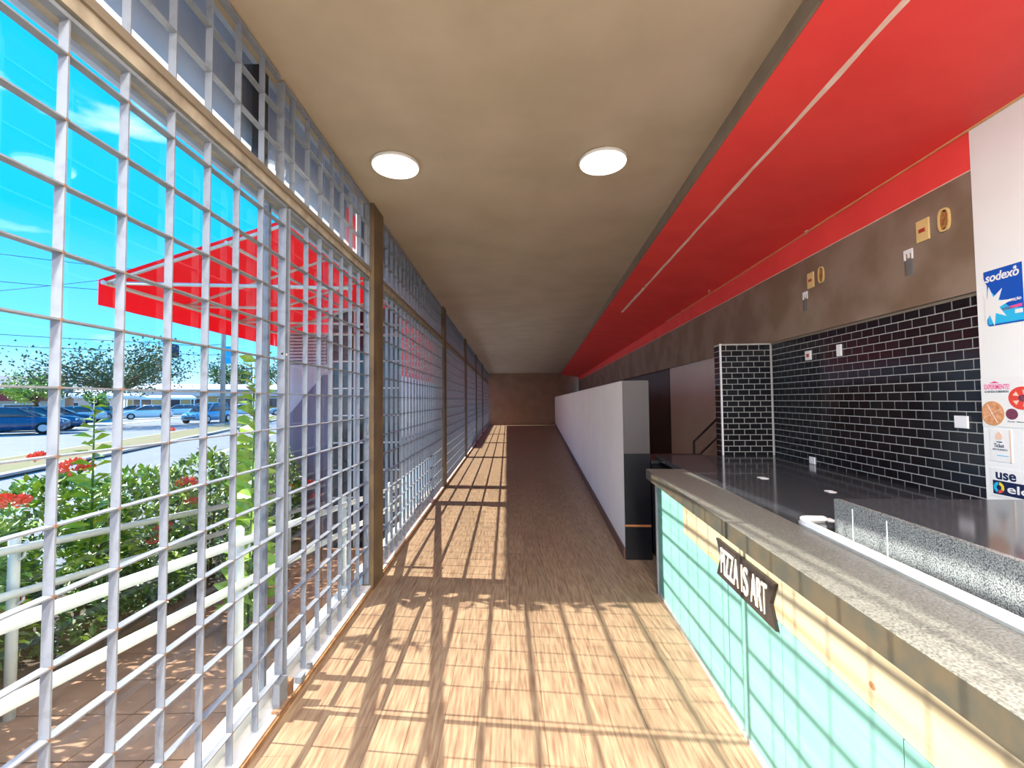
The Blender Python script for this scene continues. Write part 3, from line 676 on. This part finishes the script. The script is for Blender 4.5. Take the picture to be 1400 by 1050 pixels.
# ------------------------------------------------------------------ black cabinet, stair rail
bc = thing('dark_pier', 'dark clad end pier of the partition, black below with an orange line', 'pier', (PX+0.12, 4.12, 0), True)
part('upper_panel', MB().box(PX, 4.112, 0.960, PX+0.235, 4.130, 1.63), M_greyb, bc, 'dark grey satin panel')
part('lower_panel', MB().box(PX, 4.108, 0.317, PX+0.235, 4.130, 0.958), M_black, bc)
part('edge_line', MB().box(PX, 4.106, 0.298, PX+0.235, 4.130, 0.316), M_orange, bc)
part('base_panel', MB().box(PX, 4.108, 0.0, PX+0.235, 4.130, 0.297), M_black, bc)
dc = thing('low_cabinet', 'low black cabinet standing in the passage behind the counter end', 'cabinet', (1.3, 4.5, 0), True)
part('body', MB().box(PX+0.27, 4.20, 0.06, 1.62, 4.70, 0.86), M_black, dc)
part('plinth', MB().box(PX+0.29, 4.23, 0.0, 1.60, 4.68, 0.06), M_dark, dc)
part('top', MB().box(PX+0.26, 4.18, 0.86, 1.63, 4.72, 0.885), M_dark, dc)
for k in range(2):
    d_ = part('door', MB().box(PX+0.28+k*0.30, 4.185, 0.08, PX+0.57+k*0.30, 4.20, 0.84), M_black, dc)
    part('handle', MB().box(PX+0.53+k*0.06, 4.170, 0.55, PX+0.54+k*0.06, 4.185, 0.70), M_steel, d_)
sr = thing('stair_handrail', 'dark metal stair handrail against the beige wall', 'handrail', (1.85, 5.5, 0), True)
part('upper_rail', MB().bar((1.835,5.5,0.935),(2.15,5.5,1.245),0.022,0.022), M_dark, sr)
part('lower_rail', MB().bar((1.835,5.5,0.715),(2.15,5.5,1.02),0.018,0.018), M_dark, sr)
part('post', MB().box(1.824,5.489,0.0,1.846,5.511,0.945), M_dark, sr)

# ------------------------------------------------------------------ outside: ramp, railings, planter
def rz(y): return -0.08 - 0.107*(y-1.27) if y < 6.6 else -0.65
rb = MB().add([(-2.75,-3,rz(-3)-0.02),(-1.30,-3,rz(-3)-0.02),(-1.30,6.45,rz(6.45)-0.02),(-2.75,6.45,rz(6.45)-0.02),(-2.75,-3,-1.5),(-1.30,-3,-1.5),(-1.30,6.45,-1.5),(-2.75,6.45,-1.5)],
              [(0,1,2,3),(0,4,5,1),(1,5,6,2),(2,6,7,3),(3,7,4,0)])
ramp = struct('floor', rb, M_conc, 'terracotta tiled ramp sloping down outside the grille', 'ramp')
tl = 0.36
def rtile():
    d = tl-0.008; s_ = -0.107*d
    return MB().add([(0,0,0),(d,0,0),(d,d,s_),(0,d,s_),(0,0,-0.018),(d,0,-0.018),(d,d,s_-0.018),(0,d,s_-0.018)], [(0,1,2,3),(0,4,5,1),(1,5,6,2),(2,6,7,3),(3,7,4,0)]).mesh('tile', M_ramp)
rtm = rtile()
for i in range(4):
    for j in range(26):
        y = -2.95 + j*tl; shared('tile', rtm, ramp, (-2.745+i*tl, y, rz(y)))
def railing(x, h1, h2, ys, label):
    t = thing('ramp_railing', label, 'railing', (x, 2, rz(2)))
    f1 = lambda y: h1 - 0.107*(y-1.27); f2 = lambda y: h2 - 0.110*(y-1.27)
    part('top_rail', MB().tube([(x,-2.6,f1(-2.6)),(x,6.3,f1(6.3))], 0.0225, 12), M_rail, t)
    part('lower_rail', MB().tube([(x,-2.6,f2(-2.6)),(x,6.3,f2(6.3))], 0.0225, 12), M_rail, t)
    for y in ys:
        xo = x - 0.055
        part('post', MB().tube([(xo,y,rz(y)),(xo,y,f1(y)+0.055),(xo,y,f1(y)+0.07)], [0.025,0.025,0.012], 12), M_rail, t)
        for f in (f1, f2): part('rail_hook', MB().tube([(xo,y,f(y)-0.06),(xo+0.03,y,f(y)-0.065),(x,y,f(y)-0.05),(x,y,f(y)-0.015)], 0.008, 8), M_rail, t)
    return t
railing(-1.425, 0.84, 0.617, (-0.64, 0.91, 2.46, 4.01, 5.56), 'white tubular ramp railing just outside the grille')
railing(-2.60, 0.82, 0.59, (-0.4, 1.0, 2.42, 3.9, 5.4), 'white tubular ramp railing in front of the flowering hedge')
struct('wall_planter', MB().prism([(-3,rz(-3)+0.06),(6.4,rz(6.4)+0.06),(6.4,-1.5),(-3,-1.5)], 'x', -2.84, -2.76), M_soil, 'low dark kerb of the planting bed', 'kerb')
struct('ground_planter', MB().prism([(-3,rz(-3)+0.02),(8.0,rz(6.5)+0.0),(8.0,-1.5),(-3,-1.5)], 'x', -4.3, -2.84), M_soil, 'dark soil bed under the hedge', 'soil')

# leaves
def leaf(mb, p, d, up_, ln, wd):
    d = d.normalized(); s_ = d.cross(up_)
    if s_.length < 1e-3: s_ = Vector((1,0,0))
    s_.normalize(); n_ = s_.cross(d)
    a = p; b = p + d*ln*0.5; c = p + d*ln
    mb.add([a, b + s_*wd/2 + n_*wd*0.18, c - n_*wd*0.1, b - s_*wd/2 + n_*wd*0.18, b], [(0,4,1),(1,4,2),(2,4,3),(3,4,0)])
rnd = random.Random(3)
def rv(): 
    while True:
        v = Vector((rnd.uniform(-1,1), rnd.uniform(-1,1), rnd.uniform(-1,1)))
        if 0.05 < v.length < 1: return v
def flower(parent, p, r):
    mb = MB()
    for k in range(46):
        d = rv().normalized(); d.z = abs(d.z)*0.9 - 0.15; q = Vector(p) + Vector((d.x*r, d.y*r, d.z*r*0.75))
        leaf(mb, q, d*0.6+Vector((0,0,0.5)), rv(), r*0.55, r*0.40); leaf(mb, q, rv(), d, r*0.5, r*0.38)
    part('flower_head', mb, M_flow, parent)
def shrub(label, x, y, z0, rx, ry, h, n, flowers, mA=M_leafA, ls=0.075):
    t = thing('flowering_shrub', label, 'shrub', (x, y, z0), group='hedge shrubs along the ramp')
    stems = MB()
    for k in range(7):
        a = rnd.uniform(0, 6.28); tip = Vector((x+rx*0.7*math.cos(a), y+ry*0.7*math.sin(a), z0+h*rnd.uniform(0.6,0.95)))
        stems.tube([(x+0.08*math.cos(a), y+0.08*math.sin(a), z0), Vector((x,y,z0)).lerp(tip,0.55)+Vector((0,0,0.05)), tip], [0.014,0.010,0.004], 5)
    part('stems', stems, M_stem, t)
    A_, B_ = MB(), MB()
    for k in range(n):
        v = rv(); v = v.normalized()*(v.length**0.5)
        p = Vector((x+v.x*rx, y+v.y*ry, z0+h*0.5+v.z*h*0.5))
        mb = A_ if (v.z > -0.1 and rnd.random() < 0.75) or rnd.random() < 0.12 else B_  # brighter copies mostly on the upper side, sunlight put into the leaf colour
        for q in range(2):
            d = Vector((v.x,v.y,v.z*0.4)) + rv()*0.9; d.z += 0.15
            leaf(mb, p, d, Vector((0,0,1))+rv()*0.5, ls*rnd.uniform(0.7,1.3), ls*0.55*rnd.uniform(0.8,1.2))
    part('foliage', A_, mA, t, 'leaves with sunlight put into their bright green', kind='stuff'); part('foliage', B_, M_leafB, t, 'leaves with shade put into their deep green', kind='stuff')
    for f in flowers: flower(t, f[:3], f[3])
    return t
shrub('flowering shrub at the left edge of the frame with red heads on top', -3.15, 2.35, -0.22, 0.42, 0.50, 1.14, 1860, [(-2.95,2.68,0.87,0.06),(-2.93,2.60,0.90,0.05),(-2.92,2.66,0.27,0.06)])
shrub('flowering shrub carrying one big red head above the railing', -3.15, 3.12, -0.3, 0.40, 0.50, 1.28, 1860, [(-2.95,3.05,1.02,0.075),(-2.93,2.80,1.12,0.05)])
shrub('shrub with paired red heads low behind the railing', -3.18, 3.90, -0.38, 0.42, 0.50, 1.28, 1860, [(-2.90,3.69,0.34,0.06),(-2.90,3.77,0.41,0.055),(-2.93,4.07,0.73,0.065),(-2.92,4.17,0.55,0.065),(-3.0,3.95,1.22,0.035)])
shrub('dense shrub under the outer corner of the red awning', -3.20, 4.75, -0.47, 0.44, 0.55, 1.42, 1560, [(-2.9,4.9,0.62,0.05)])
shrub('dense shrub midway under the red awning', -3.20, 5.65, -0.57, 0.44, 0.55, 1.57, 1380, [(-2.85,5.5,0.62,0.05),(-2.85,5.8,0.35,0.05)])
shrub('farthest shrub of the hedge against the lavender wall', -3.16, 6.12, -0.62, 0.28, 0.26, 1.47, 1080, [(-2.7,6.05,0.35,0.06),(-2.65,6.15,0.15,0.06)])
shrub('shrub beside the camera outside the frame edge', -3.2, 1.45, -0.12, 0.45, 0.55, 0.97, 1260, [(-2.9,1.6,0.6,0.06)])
# a tall shoot and a climbing plant
def shoot(label, x, y, z0, z1, n, ls, lean, mA):
    t = thing('tall_shoot', label, 'plant', (x, y, z0))
    part('stem', MB().tube([(x,y,z0),(x+lean*0.5,y,z0*0.4+z1*0.6),(x+lean,y,z1)], [0.009,0.006,0.003], 6), M_leafB, t)
    mb = MB()
    for k in range(n):
        f = (k+0.5)/n; p = Vector((x+lean*f, y, z0+(z1-z0)*f)); a = k*2.4
        d = Vector((math.cos(a), math.sin(a), 0.25+rnd.uniform(-.2,.3)))
        s_ = ls*(1.15-0.6*f)
        leaf(mb, p, d, Vector((0,0,1))+rv()*1.1, s_, s_*0.6)
    part('leaves', mb, mA, t)
shoot('tall leafy shoot rising above the hedge before the parked cars', -2.75, 2.96, 0.5, 1.52, 46, 0.15, 0.0, M_leafA)
shoot('tall light green leafy plant beside the glass door', -2.02, 3.48, -0.3, 1.82, 90, 0.24, 0.05, M_leafA)
shoot('second light green leafy plant just behind the glass door', -2.10, 3.72, -0.3, 1.62, 80, 0.22, -0.04, M_leafA)

# ------------------------------------------------------------------ red awning
aw = thing('red_awning', 'red canvas awning with valance jutting over the ramp', 'awning', (-1.3, 5.0, 3.2))
AX0, AX1, AZ0, AZ1 = -3.40, -1.30, 2.50, 3.185
def canopy(root, ya, yb, narm):
    part('canopy', MB().add([(AX0,ya,AZ0),(AX0,yb,AZ0),(AX1,yb,AZ1),(AX1,ya,AZ1),(AX0,ya,AZ0+0.004),(AX0,yb,AZ0+0.004),(AX1,yb,AZ1+0.004),(AX1,ya,AZ1+0.004)],
         [(0,1,2,3),(4,7,6,5),(0,4,5,1),(1,5,6,2),(2,6,7,3),(3,7,4,0)]), M_canvas, root)
    n = 14; v = MB()
    for i in range(n):
        p, q = ya+(yb-ya)*i/n, ya+(yb-ya)*(i+1)/n; w0, w1 = 0.008*math.sin(i*2.1), 0.008*math.sin((i+1)*2.1)
        v.add([(AX0+w0,p,AZ0-0.21),(AX0+w1,q,AZ0-0.21),(AX0,q,AZ0),(AX0,p,AZ0),(AX0+w0-0.004,p,AZ0-0.21),(AX0+w1-0.004,q,AZ0-0.21),(AX0-0.004,q,AZ0),(AX0-0.004,p,AZ0)], [(0,1,2,3),(4,7,6,5),(0,4,5,1)])
    part('valance', v, M_canvas, root)
    part('front_bar', MB().tube([(AX0+0.03,ya,AZ0-0.02),(AX0+0.03,yb,AZ0-0.02)], 0.02, 8), M_rail, root)
    part('middle_bar', MB().tube([(-2.35,ya,2.812),(-2.35,yb,2.812)], 0.015, 8), M_rail, root)
    for i in range(narm):
        y = ya+0.03+(yb-ya-0.06)*i/(narm-1)
        part('rafter', MB().tube([(AX0+0.03,y,AZ0-0.02),(AX1,y,AZ1-0.025)], 0.016, 8), M_rail, root)
        part('brace', MB().tube([(AX0+0.10,y,AZ0-0.02),(AX1,y,2.42)], 0.016, 8), M_rail, root)
canopy(aw, 3.67, 6.455, 4)
aw2 = thing('red_awning', 'red canvas awning continuing past the lavender wall', 'awning', (-1.3, 9.0, 3.2))
canopy(aw2, 6.457, 25.9, 10)

# lavender return wall with louvre and glazed screen
rw = struct('wall_return', MB().box(-3.30, 6.50, -1.5, -2.62, 6.62, 2.48), M_lav, 'pale lavender wall at the end of the ramp under the awning', 'wall')
part('louvre_back', MB().box(-3.24, 6.485, 2.02, -2.66, 6.50, 2.46), M_purp, rw)
lm = MB().box(-0.29, -0.02, -0.018, 0.29, 0.0, 0.010).mesh('slat', M_lav)
for k in range(9): shared('slat', lm, rw, (-2.95, 6.487, 2.05+k*0.048))
part('shadow_wedge', MB().prism([(-3.18,-0.8),(-2.62,-0.8),(-2.62,1.86),(-2.70,1.86),(-3.18,1.30)], 'y', 6.47, 6.50), M_purp, rw)  # stair-shaped shadow on the wall, drawn as a dark wedge
gs = thing('window_7', 'white mullioned screen of dark panes beyond the first column', 'window', (-2.0, 6.55, 0), kind='structure')
for i in range(4):
    x = -2.60+i*0.335
    part('mullion', MB().box(x, 6.50, -1.0, x+0.03, 6.56, 2.85), M_alu, gs)
    if i < 3:
        for k in range(9):
            z = -0.75+k*0.40
            part('pane', MB().box(x+0.03, 6.525, z+0.02, x+0.335, 6.535, z+0.40), M_glassb, gs)
            part('cross_bar', MB().box(x+0.03, 6.505, z, x+0.335, 6.555, z+0.02), M_alu, gs)
struct('wall_neighbour', MB().box(-5.2, 14, -1.5, -4.6, 30, 2.6), M_cream, 'pale boundary wall seen through the far grilles', 'wall')

# ------------------------------------------------------------------ street
struct('ground', MB().box(-220, -120, -1.6, -4.3, 300, -0.18), M_pave, 'pale paved ground outside', 'ground')
struct('ground', MB().box(-4.3, -120, -1.6, 220, -3.3, -0.18), M_pave, 'pale paved ground behind the building', 'ground')
def strip(name, pts, z, th, m_, label, cat):
    return struct(name, MB().prism(pts, 'z', z-th, z), m_, label, cat)
D = Vector((-6.05, 18.86)).normalized(); Nn = Vector((-D.y, D.x))     # along the avenue / toward the far side
base = Vector((-12.2, 10.8))
def st_pt(u, v): p = base + D*u + Nn*v; return (p.x, p.y)
def st_strip(name, v0, v1, z, m_, label, cat, u0=-20, u1=150): return strip(name, [st_pt(u0,v0), st_pt(u1,v0), st_pt(u1,v1), st_pt(u0,v1)], z, 0.06, m_, label, cat)
strip('road', [(-4.4,-8),(-4.4,9.4),st_pt(150,-7),st_pt(150,-0.6),st_pt(-20,-0.6)], -0.14, 0.06, M_road, 'near carriageway of the avenue', 'road')
st_strip('median', -0.6, 1.6, -0.06, M_grass, 'dry grass median strip of the avenue', 'median')
st_strip('road', 1.6, 9.5, -0.14, M_road, 'far carriageway of the avenue', 'road')
st_strip('pavement', 9.5, 60, -0.10, M_pave, 'pale parking forecourt across the avenue', 'pavement')
st_strip('kerb', -0.85, -0.6, -0.04, M_conc, 'stone kerb along the grass median', 'kerb')
ORD = ['first','second','third','fourth','fifth','sixth','seventh','eighth']
for k in range(8):
    u = -6+k*7
    single('lane_mark', MB().prism([st_pt(u,-3.9),st_pt(u+3,-3.9),st_pt(u+3,-3.75),st_pt(u,-3.75)], 'z', -0.15, -0.135), M_line, '%s white lane dash on the near carriageway, counting away from the camera' % ORD[k], 'road marking', (*st_pt(u,-3.8),-0.14), group='lane dashes on the near carriageway')
for v in (-6.6, 2.0, 9.2):
    single('edge_line', MB().prism([st_pt(-2,v),st_pt(110,v),st_pt(110,v+0.13),st_pt(-2,v+0.13)], 'z', -0.15, -0.135), M_line, 'long white edge line %s' % {-6.6:'nearest the hedge',2.0:'beside the far side of the median',9.2:'along the parking forecourt'}[v], 'road marking', (*st_pt(40,v),-0.14))

# cars
M_tyre = mat('tyre', (0.015,0.015,0.016), 0.8); M_hub = mat('hub', (0.5,0.51,0.53), 0.35, metal=0.6)
M_carglass = mat('car_glass', (0.03,0.05,0.07), 0.06, spec=0.8); M_headl = mat('headlight', (0.8,0.83,0.86), 0.1); M_taill = mat('tail_light', (0.5,0.02,0.02), 0.2)
def ringloft(secs):
    """secs: (x, half width, z low, z high, tumblehome)"""
    mb = MB(); vs = []
    for x, w, zl, zh, th in secs:
        m_ = (zl+zh)/2
        vs.append([(x,-w*0.9,zl),(x,-w,zl+0.10*(zh-zl)),(x,-w,m_),(x,-w+th,zh-0.06*(zh-zl)),(x,-w+th+0.08*w,zh),(x,w-th-0.08*w,zh),(x,w-th,zh-0.06*(zh-zl)),(x,w,m_),(x,w,zl+0.10*(zh-zl)),(x,w*0.9,zl)])
    n = 10; fl_ = [p for r in vs for p in r]; fs = []
    for i in range(len(vs)-1):
        for k in range(n): k2 = (k+1) % n; fs.append((i*n+k, (i+1)*n+k, (i+1)*n+k2, i*n+k2))
    fs += [tuple(range(n)), tuple((len(vs)-1)*n+k for k in range(n))[::-1]]
    return mb.add(fl_, fs, True)
def car(label, x, y, heading, col, suv=False):
    m_ = mat('car_paint', col, 0.25, coat=0.6, spec=0.5)
    t = thing('parked_car', label, 'car', (0,0,0)); OFF[t.name] = Vector((0,0,0))
    hh = 1.62 if suv else 1.46
    part('body', ringloft([(-2.08,0.68,0.42,0.80,0.02),(-1.98,0.80,0.28,0.94,0.03),(-1.2,0.86,0.22,0.98,0.05),(0,0.87,0.22,0.96,0.05),(0.9,0.86,0.22,0.94,0.05),(1.6,0.83,0.24,0.86,0.06),(2.0,0.74,0.30,0.74,0.06),(2.10,0.62,0.38,0.64,0.05)]), m_, t)
    gh = part('greenhouse', ringloft([(-1.90,0.72,0.90,1.00,0.02),(-1.35,0.77,0.90,hh-0.03,0.14),(-0.2,0.78,0.90,hh-0.02,0.15),(0.35,0.77,0.90,hh-0.08,0.14),(1.10,0.74,0.88,0.98,0.03)]), M_carglass, t, 'dark car windows')
    part('roof', ringloft([(-1.42,0.60,hh-0.06,hh-0.01,0.03),(-0.2,0.63,hh-0.05,hh+0.02,0.03),(0.38,0.60,hh-0.08,hh-0.03,0.03)]), m_, t)
    for sy in (-1, 1):
        part('pillar', MB().bar((-0.35,sy*0.775,0.92),(-0.40,sy*0.655,hh-0.04),0.03,0.09,(1,0,0)), m_, t)
        part('pillar', MB().bar((1.08,sy*0.745,0.94),(0.36,sy*0.640,hh-0.07),0.05,0.05), m_, t)
        part('pillar', MB().bar((-1.88,sy*0.73,0.98),(-1.36,sy*0.640,hh-0.05),0.07,0.05), m_, t)
        part('headlight', MB().bar((1.80,sy*0.70,0.68),(2.02,sy*0.58,0.64),0.14,0.13), M_headl, t)
        part('tail_light', MB().box(-2.06,sy*0.70-0.08,0.72,-1.98,sy*0.70+0.08,0.90), M_taill, t)
        for wx in (-1.28, 1.32):
            w = part('wheel', MB().lathe([(0.20,-0.10),(0.31,-0.10),(0.325,-0.06),(0.325,0.06),(0.31,0.10),(0.20,0.10)], (wx, sy*0.80, 0.325), 20, 'y'), M_tyre, t)
            part('hub_cap', MB().lathe([(0.205,0),(0.18,sy*0.012)], (wx, sy*0.90, 0.325), 14, 'y'), M_hub, w)
    part('grille_panel', MB().box(2.04,-0.42,0.40,2.11,0.42,0.52), M_dark, t)
    t.location = (x, y, -0.14 if False else -0.12); t.rotation_euler.z = heading
    return t
H = math.atan2
car('dark blue car at the left edge of the street', -26.8, 24.2, H(0.55,0.83), (0.012,0.05,0.13))
car('dark blue car parked second from the left edge', -28.6, 27.0, H(0.6,0.8), (0.015,0.07,0.16))
car('navy car parked behind the dark blue pair', -32.3, 31.8, H(0.62,0.78), (0.02,0.09,0.20))
car('silver car parked under the tree', -37.8, 38.8, H(-0.2,-0.95), (0.50,0.54,0.58))
car('teal car behind the tall leafy shoot', -43.4, 46.5, H(-0.6,-0.8), (0.05,0.22,0.28))
car('white car parked behind the white hatchback', -44.3, 52.5, H(-0.63,-0.78), (0.72,0.75,0.77))
car('white hatchback parked side-on before the pale canopy', -37.4, 46.2, H(-0.63,-0.78), (0.80,0.82,0.84))
car('white car half hidden behind a grille bar', -41.0, 55.5, H(-0.6,-0.8), (0.74,0.78,0.80))
car('light blue sport utility car driving along the avenue', -24.6, 36.4, H(-1,0.02), (0.10,0.33,0.50), True)
car('white car parked behind the utility pole', -33.0, 55.0, H(-0.6,-0.8), (0.70,0.73,0.75))
car('grey car parked farthest right behind the leafy plant', -28.5, 57.0, H(-0.6,-0.8), (0.35,0.42,0.48))

# trees
def tree(label, x, y, z0, h, spread, nbr, nl, ls, m_, name='street_tree'):
    t = thing(name, label, 'tree', (x, y, z0))
    top = Vector((x, y, z0+h*0.42)); part('trunk', MB().tube([(x,y,z0),(x+0.1,y,z0+h*0.2),top], [0.22,0.17,0.13], 8), M_stem, t)
    br = MB(); fo = MB()
    for k in range(nbr):
        a = k*2.4+rnd.uniform(-.3,.3); r_ = spread*rnd.uniform(0.35,1.0); tip = Vector((x+r_*math.cos(a), y+r_*math.sin(a), z0+h*rnd.uniform(0.55,1.0)-0.12*r_))
        mid = top.lerp(tip, 0.5)+Vector((0,0,0.25)); br.tube([top, mid, tip], [0.09,0.05,0.015], 5)
        for q in range(nl):
            c = mid.lerp(tip, rnd.uniform(0.1,1.15)) + rv()*spread*0.25
            leaf(fo, c, rv(), rv(), ls*rnd.uniform(.6,1.3), ls*0.6)
    part('branches', br, M_stem, t); part('crown', fo, m_, t, kind='stuff')
tree('airy spreading street tree above the parked cars', -28.0, 32.0, -0.1, 5.9, 4.8, 34, 150, 0.22, M_leafC)
tree('small light green street tree beside the red roofed shop', -35.5, 33.5, -0.1, 4.0, 1.9, 16, 110, 0.22, M_leafA)
tree('dark tree behind the shops at the foot of the pole', -50.0, 80.0, -0.1, 10.2, 4.0, 22, 90, 0.45, M_leafB)
tree('dark bushy tree behind the shops on the right', -43.0, 84.0, -0.1, 10.2, 4.2, 22, 90, 0.45, M_leafB)
tree('dark bushy tree behind the shops nearest the awning valance', -34.0, 86.0, -0.1, 10.0, 4.0, 20, 90, 0.45, M_leafC)
tree('small clipped street tree near the silver car', -38.4, 41.5, -0.1, 3.0, 1.3, 10, 60, 0.22, M_leafA)

# buildings
def building(label, c, heading, w, d, h, wallm, roofm, roof_h, nwin, band=None, pitched=True):
    t = thing('shop_building', label, 'building', (c[0], c[1], -0.12)); t.rotation_euler.z = heading; OFF[t.name] = Vector((0,0,0))
    part('wall', MB().box(-w/2, 0, 0, w/2, d, h), wallm, t)
    if pitched: part('roof', MB().prism([(-0.8,h),(d*0.5,h+roof_h),(d+0.8,h),(d+0.8,h-0.15),(-0.8,h-0.15)], 'x', -w/2-0.5, w/2+0.5), roofm, t)
    else: part('roof', MB().box(-w/2-0.3, -0.4, h, w/2+0.3, d+0.3, h+roof_h), roofm, t)
    if band: part('fascia_band', MB().box(-w/2, -0.45, h-1.0, w/2, -0.05, h-0.25), band, t)
    for k in range(nwin):
        x = -w/2 + (k+0.5)*w/nwin; ww = w/nwin*0.32
        f = part('window', MB().box(x-ww, -0.06, 0.5 if k % 2 else 0.0, x+ww, 0.02, h-1.25), M_alu, t)
        part('window_glass', MB().box(x-ww+0.08, -0.09, 0.6 if k % 2 else 0.05, x+ww-0.08, -0.05, h-1.35), M_glassb, f)
    return t
M_roofd = mat('dark_roof', (0.16,0.16,0.19), 0.8, var=0.2, scale=2); M_roofr = mat('red_band', (0.42,0.05,0.05), 0.7, var=0.2)
M_roofp = mat('pale_roof', (0.62,0.58,0.57), 0.8, var=0.1); M_ochre = mat('ochre_wall', (0.58,0.36,0.13), 0.8, var=0.15); M_cremew = mat('cream_shop_wall', (0.66,0.60,0.48), 0.8, var=0.1)
M_brick = mat('terracotta_wall', (0.40,0.19,0.10), 0.8, var=0.2)
building('single-storey shop with dark roof and red fascia at far left', (-46.5, 33.5), math.radians(40), 17, 10, 2.95, M_cremew, M_roofd, 1.35, 5, M_roofr)
building('terracotta shop front behind the small green tree', (-55.5, 50.0), math.radians(42), 9, 8, 2.7, M_brick, M_roofd, 0.5, 3, None, False)
building('cream shop behind the white cars', (-66.0, 62.0), math.radians(44), 17, 10, 3.2, M_cremew, M_roofp, 0.7, 5, None, True)
building('long ochre shop row with pale roof behind the pole', (-40.0, 66.0), math.radians(25), 26, 8, 3.6, M_ochre, M_roofp, 0.9, 8, M_roofp, True)
def tent(label, c, heading, w, d, h):
    t = thing('shade_canopy', label, 'canopy', (c[0], c[1], -0.12)); t.rotation_euler.z = heading; OFF[t.name] = Vector((0,0,0))
    part('roof_sheet', MB().prism([(0,h-0.25),(0,h),(d,h+0.35),(d,h+0.1)], 'x', -w/2, w/2), M_plast, t)
    for sx_ in (-1, 1): part('post', MB().box(sx_*(w/2-0.2)-0.06, 0.1, 0, sx_*(w/2-0.2)+0.06, 0.22, h-0.1), M_alu, t)
tent('pale shade canopy over the teal car', (-45.5, 49.5), math.radians(42), 7.5, 4, 2.55)
tent('pale shade canopy behind the white hatchback', (-42.5, 54.5), math.radians(42), 7.0, 4, 2.35)

# poles and wires
def pole(label, x, y, h, m_=M_conc):
    t = thing('utility_pole', label, 'pole', (x, y, -0.12))
    part('shaft', MB().tube([(x,y,-0.12),(x,y,h)], [0.20,0.13], 10), m_, t)
    part('crossarm', MB().bar((x-1.1,y-0.3,h-0.5),(x+1.1,y+0.3,h-0.5),0.10,0.12), M_stem, t)
    for k in (-0.9, -0.3, 0.4, 0.9): part('insulator', MB().tube([(x+k,y+0.27*k,h-0.44),(x+k,y+0.27*k,h-0.22)], 0.05, 6), M_dark, t)
    return t
p1 = pole('concrete utility pole at the end of the grass median', -22.75, 35.4, 11.6)
part('sign_panel', MB().box(-22.45, 35.2, 4.6, -22.0, 35.3, 6.0), M_cy2, p1)
p2 = pole('utility pole with transformer in line with a grille bar', -27.75, 36.0, 12.4)
part('transformer', MB().lathe([(0.30,0),(0.36,0.08),(0.36,0.95),(0.28,1.05)], (-27.15, 36.0, 5.2), 14), M_navy, p2)
part('transformer_arm', MB().bar((-27.75,36,5.7),(-27.2,36,5.7),0.08,0.08), M_dark, p2)
pole('short street post behind the ochre shops', -24.0, 42.0, 5.2, M_white)
def wire(label, a, b, sag):
    pts = []
    for k in range(17):
        f = k/16; p = Vector(a).lerp(Vector(b), f); p.z -= sag*4*f*(1-f); pts.append(p)
    single('overhead_wire', MB().tube(pts, 0.022, 5), M_dark, label, 'wire', a, group='overhead wires along the avenue')
LP = (-52.0, 22.0)
for i, (za, zb) in enumerate(((12.2, 13.2), (10.4, 10.9), (6.4, 7.6), (5.7, 6.6))):
    wire(['highest overhead wire crossing the sky at left','second overhead wire crossing the sky at left','third overhead wire just above the tree at left','lowest overhead wire just above the tree at left'][i], (-27.75,36,za), (LP[0],LP[1],zb), 0.35)
    wire(['highest wire between the two utility poles','second wire between the two utility poles','third wire between the two utility poles','lowest wire between the two utility poles'][i], (-27.75,36,za), (-22.75,35.4,[11.4,9.8,6.2,5.4][i]), 0.15)
wire('slanting service wire dropping from the sky at left', (-27.75,36,12.3), (-50.0,30.0,8.2), 0.3)
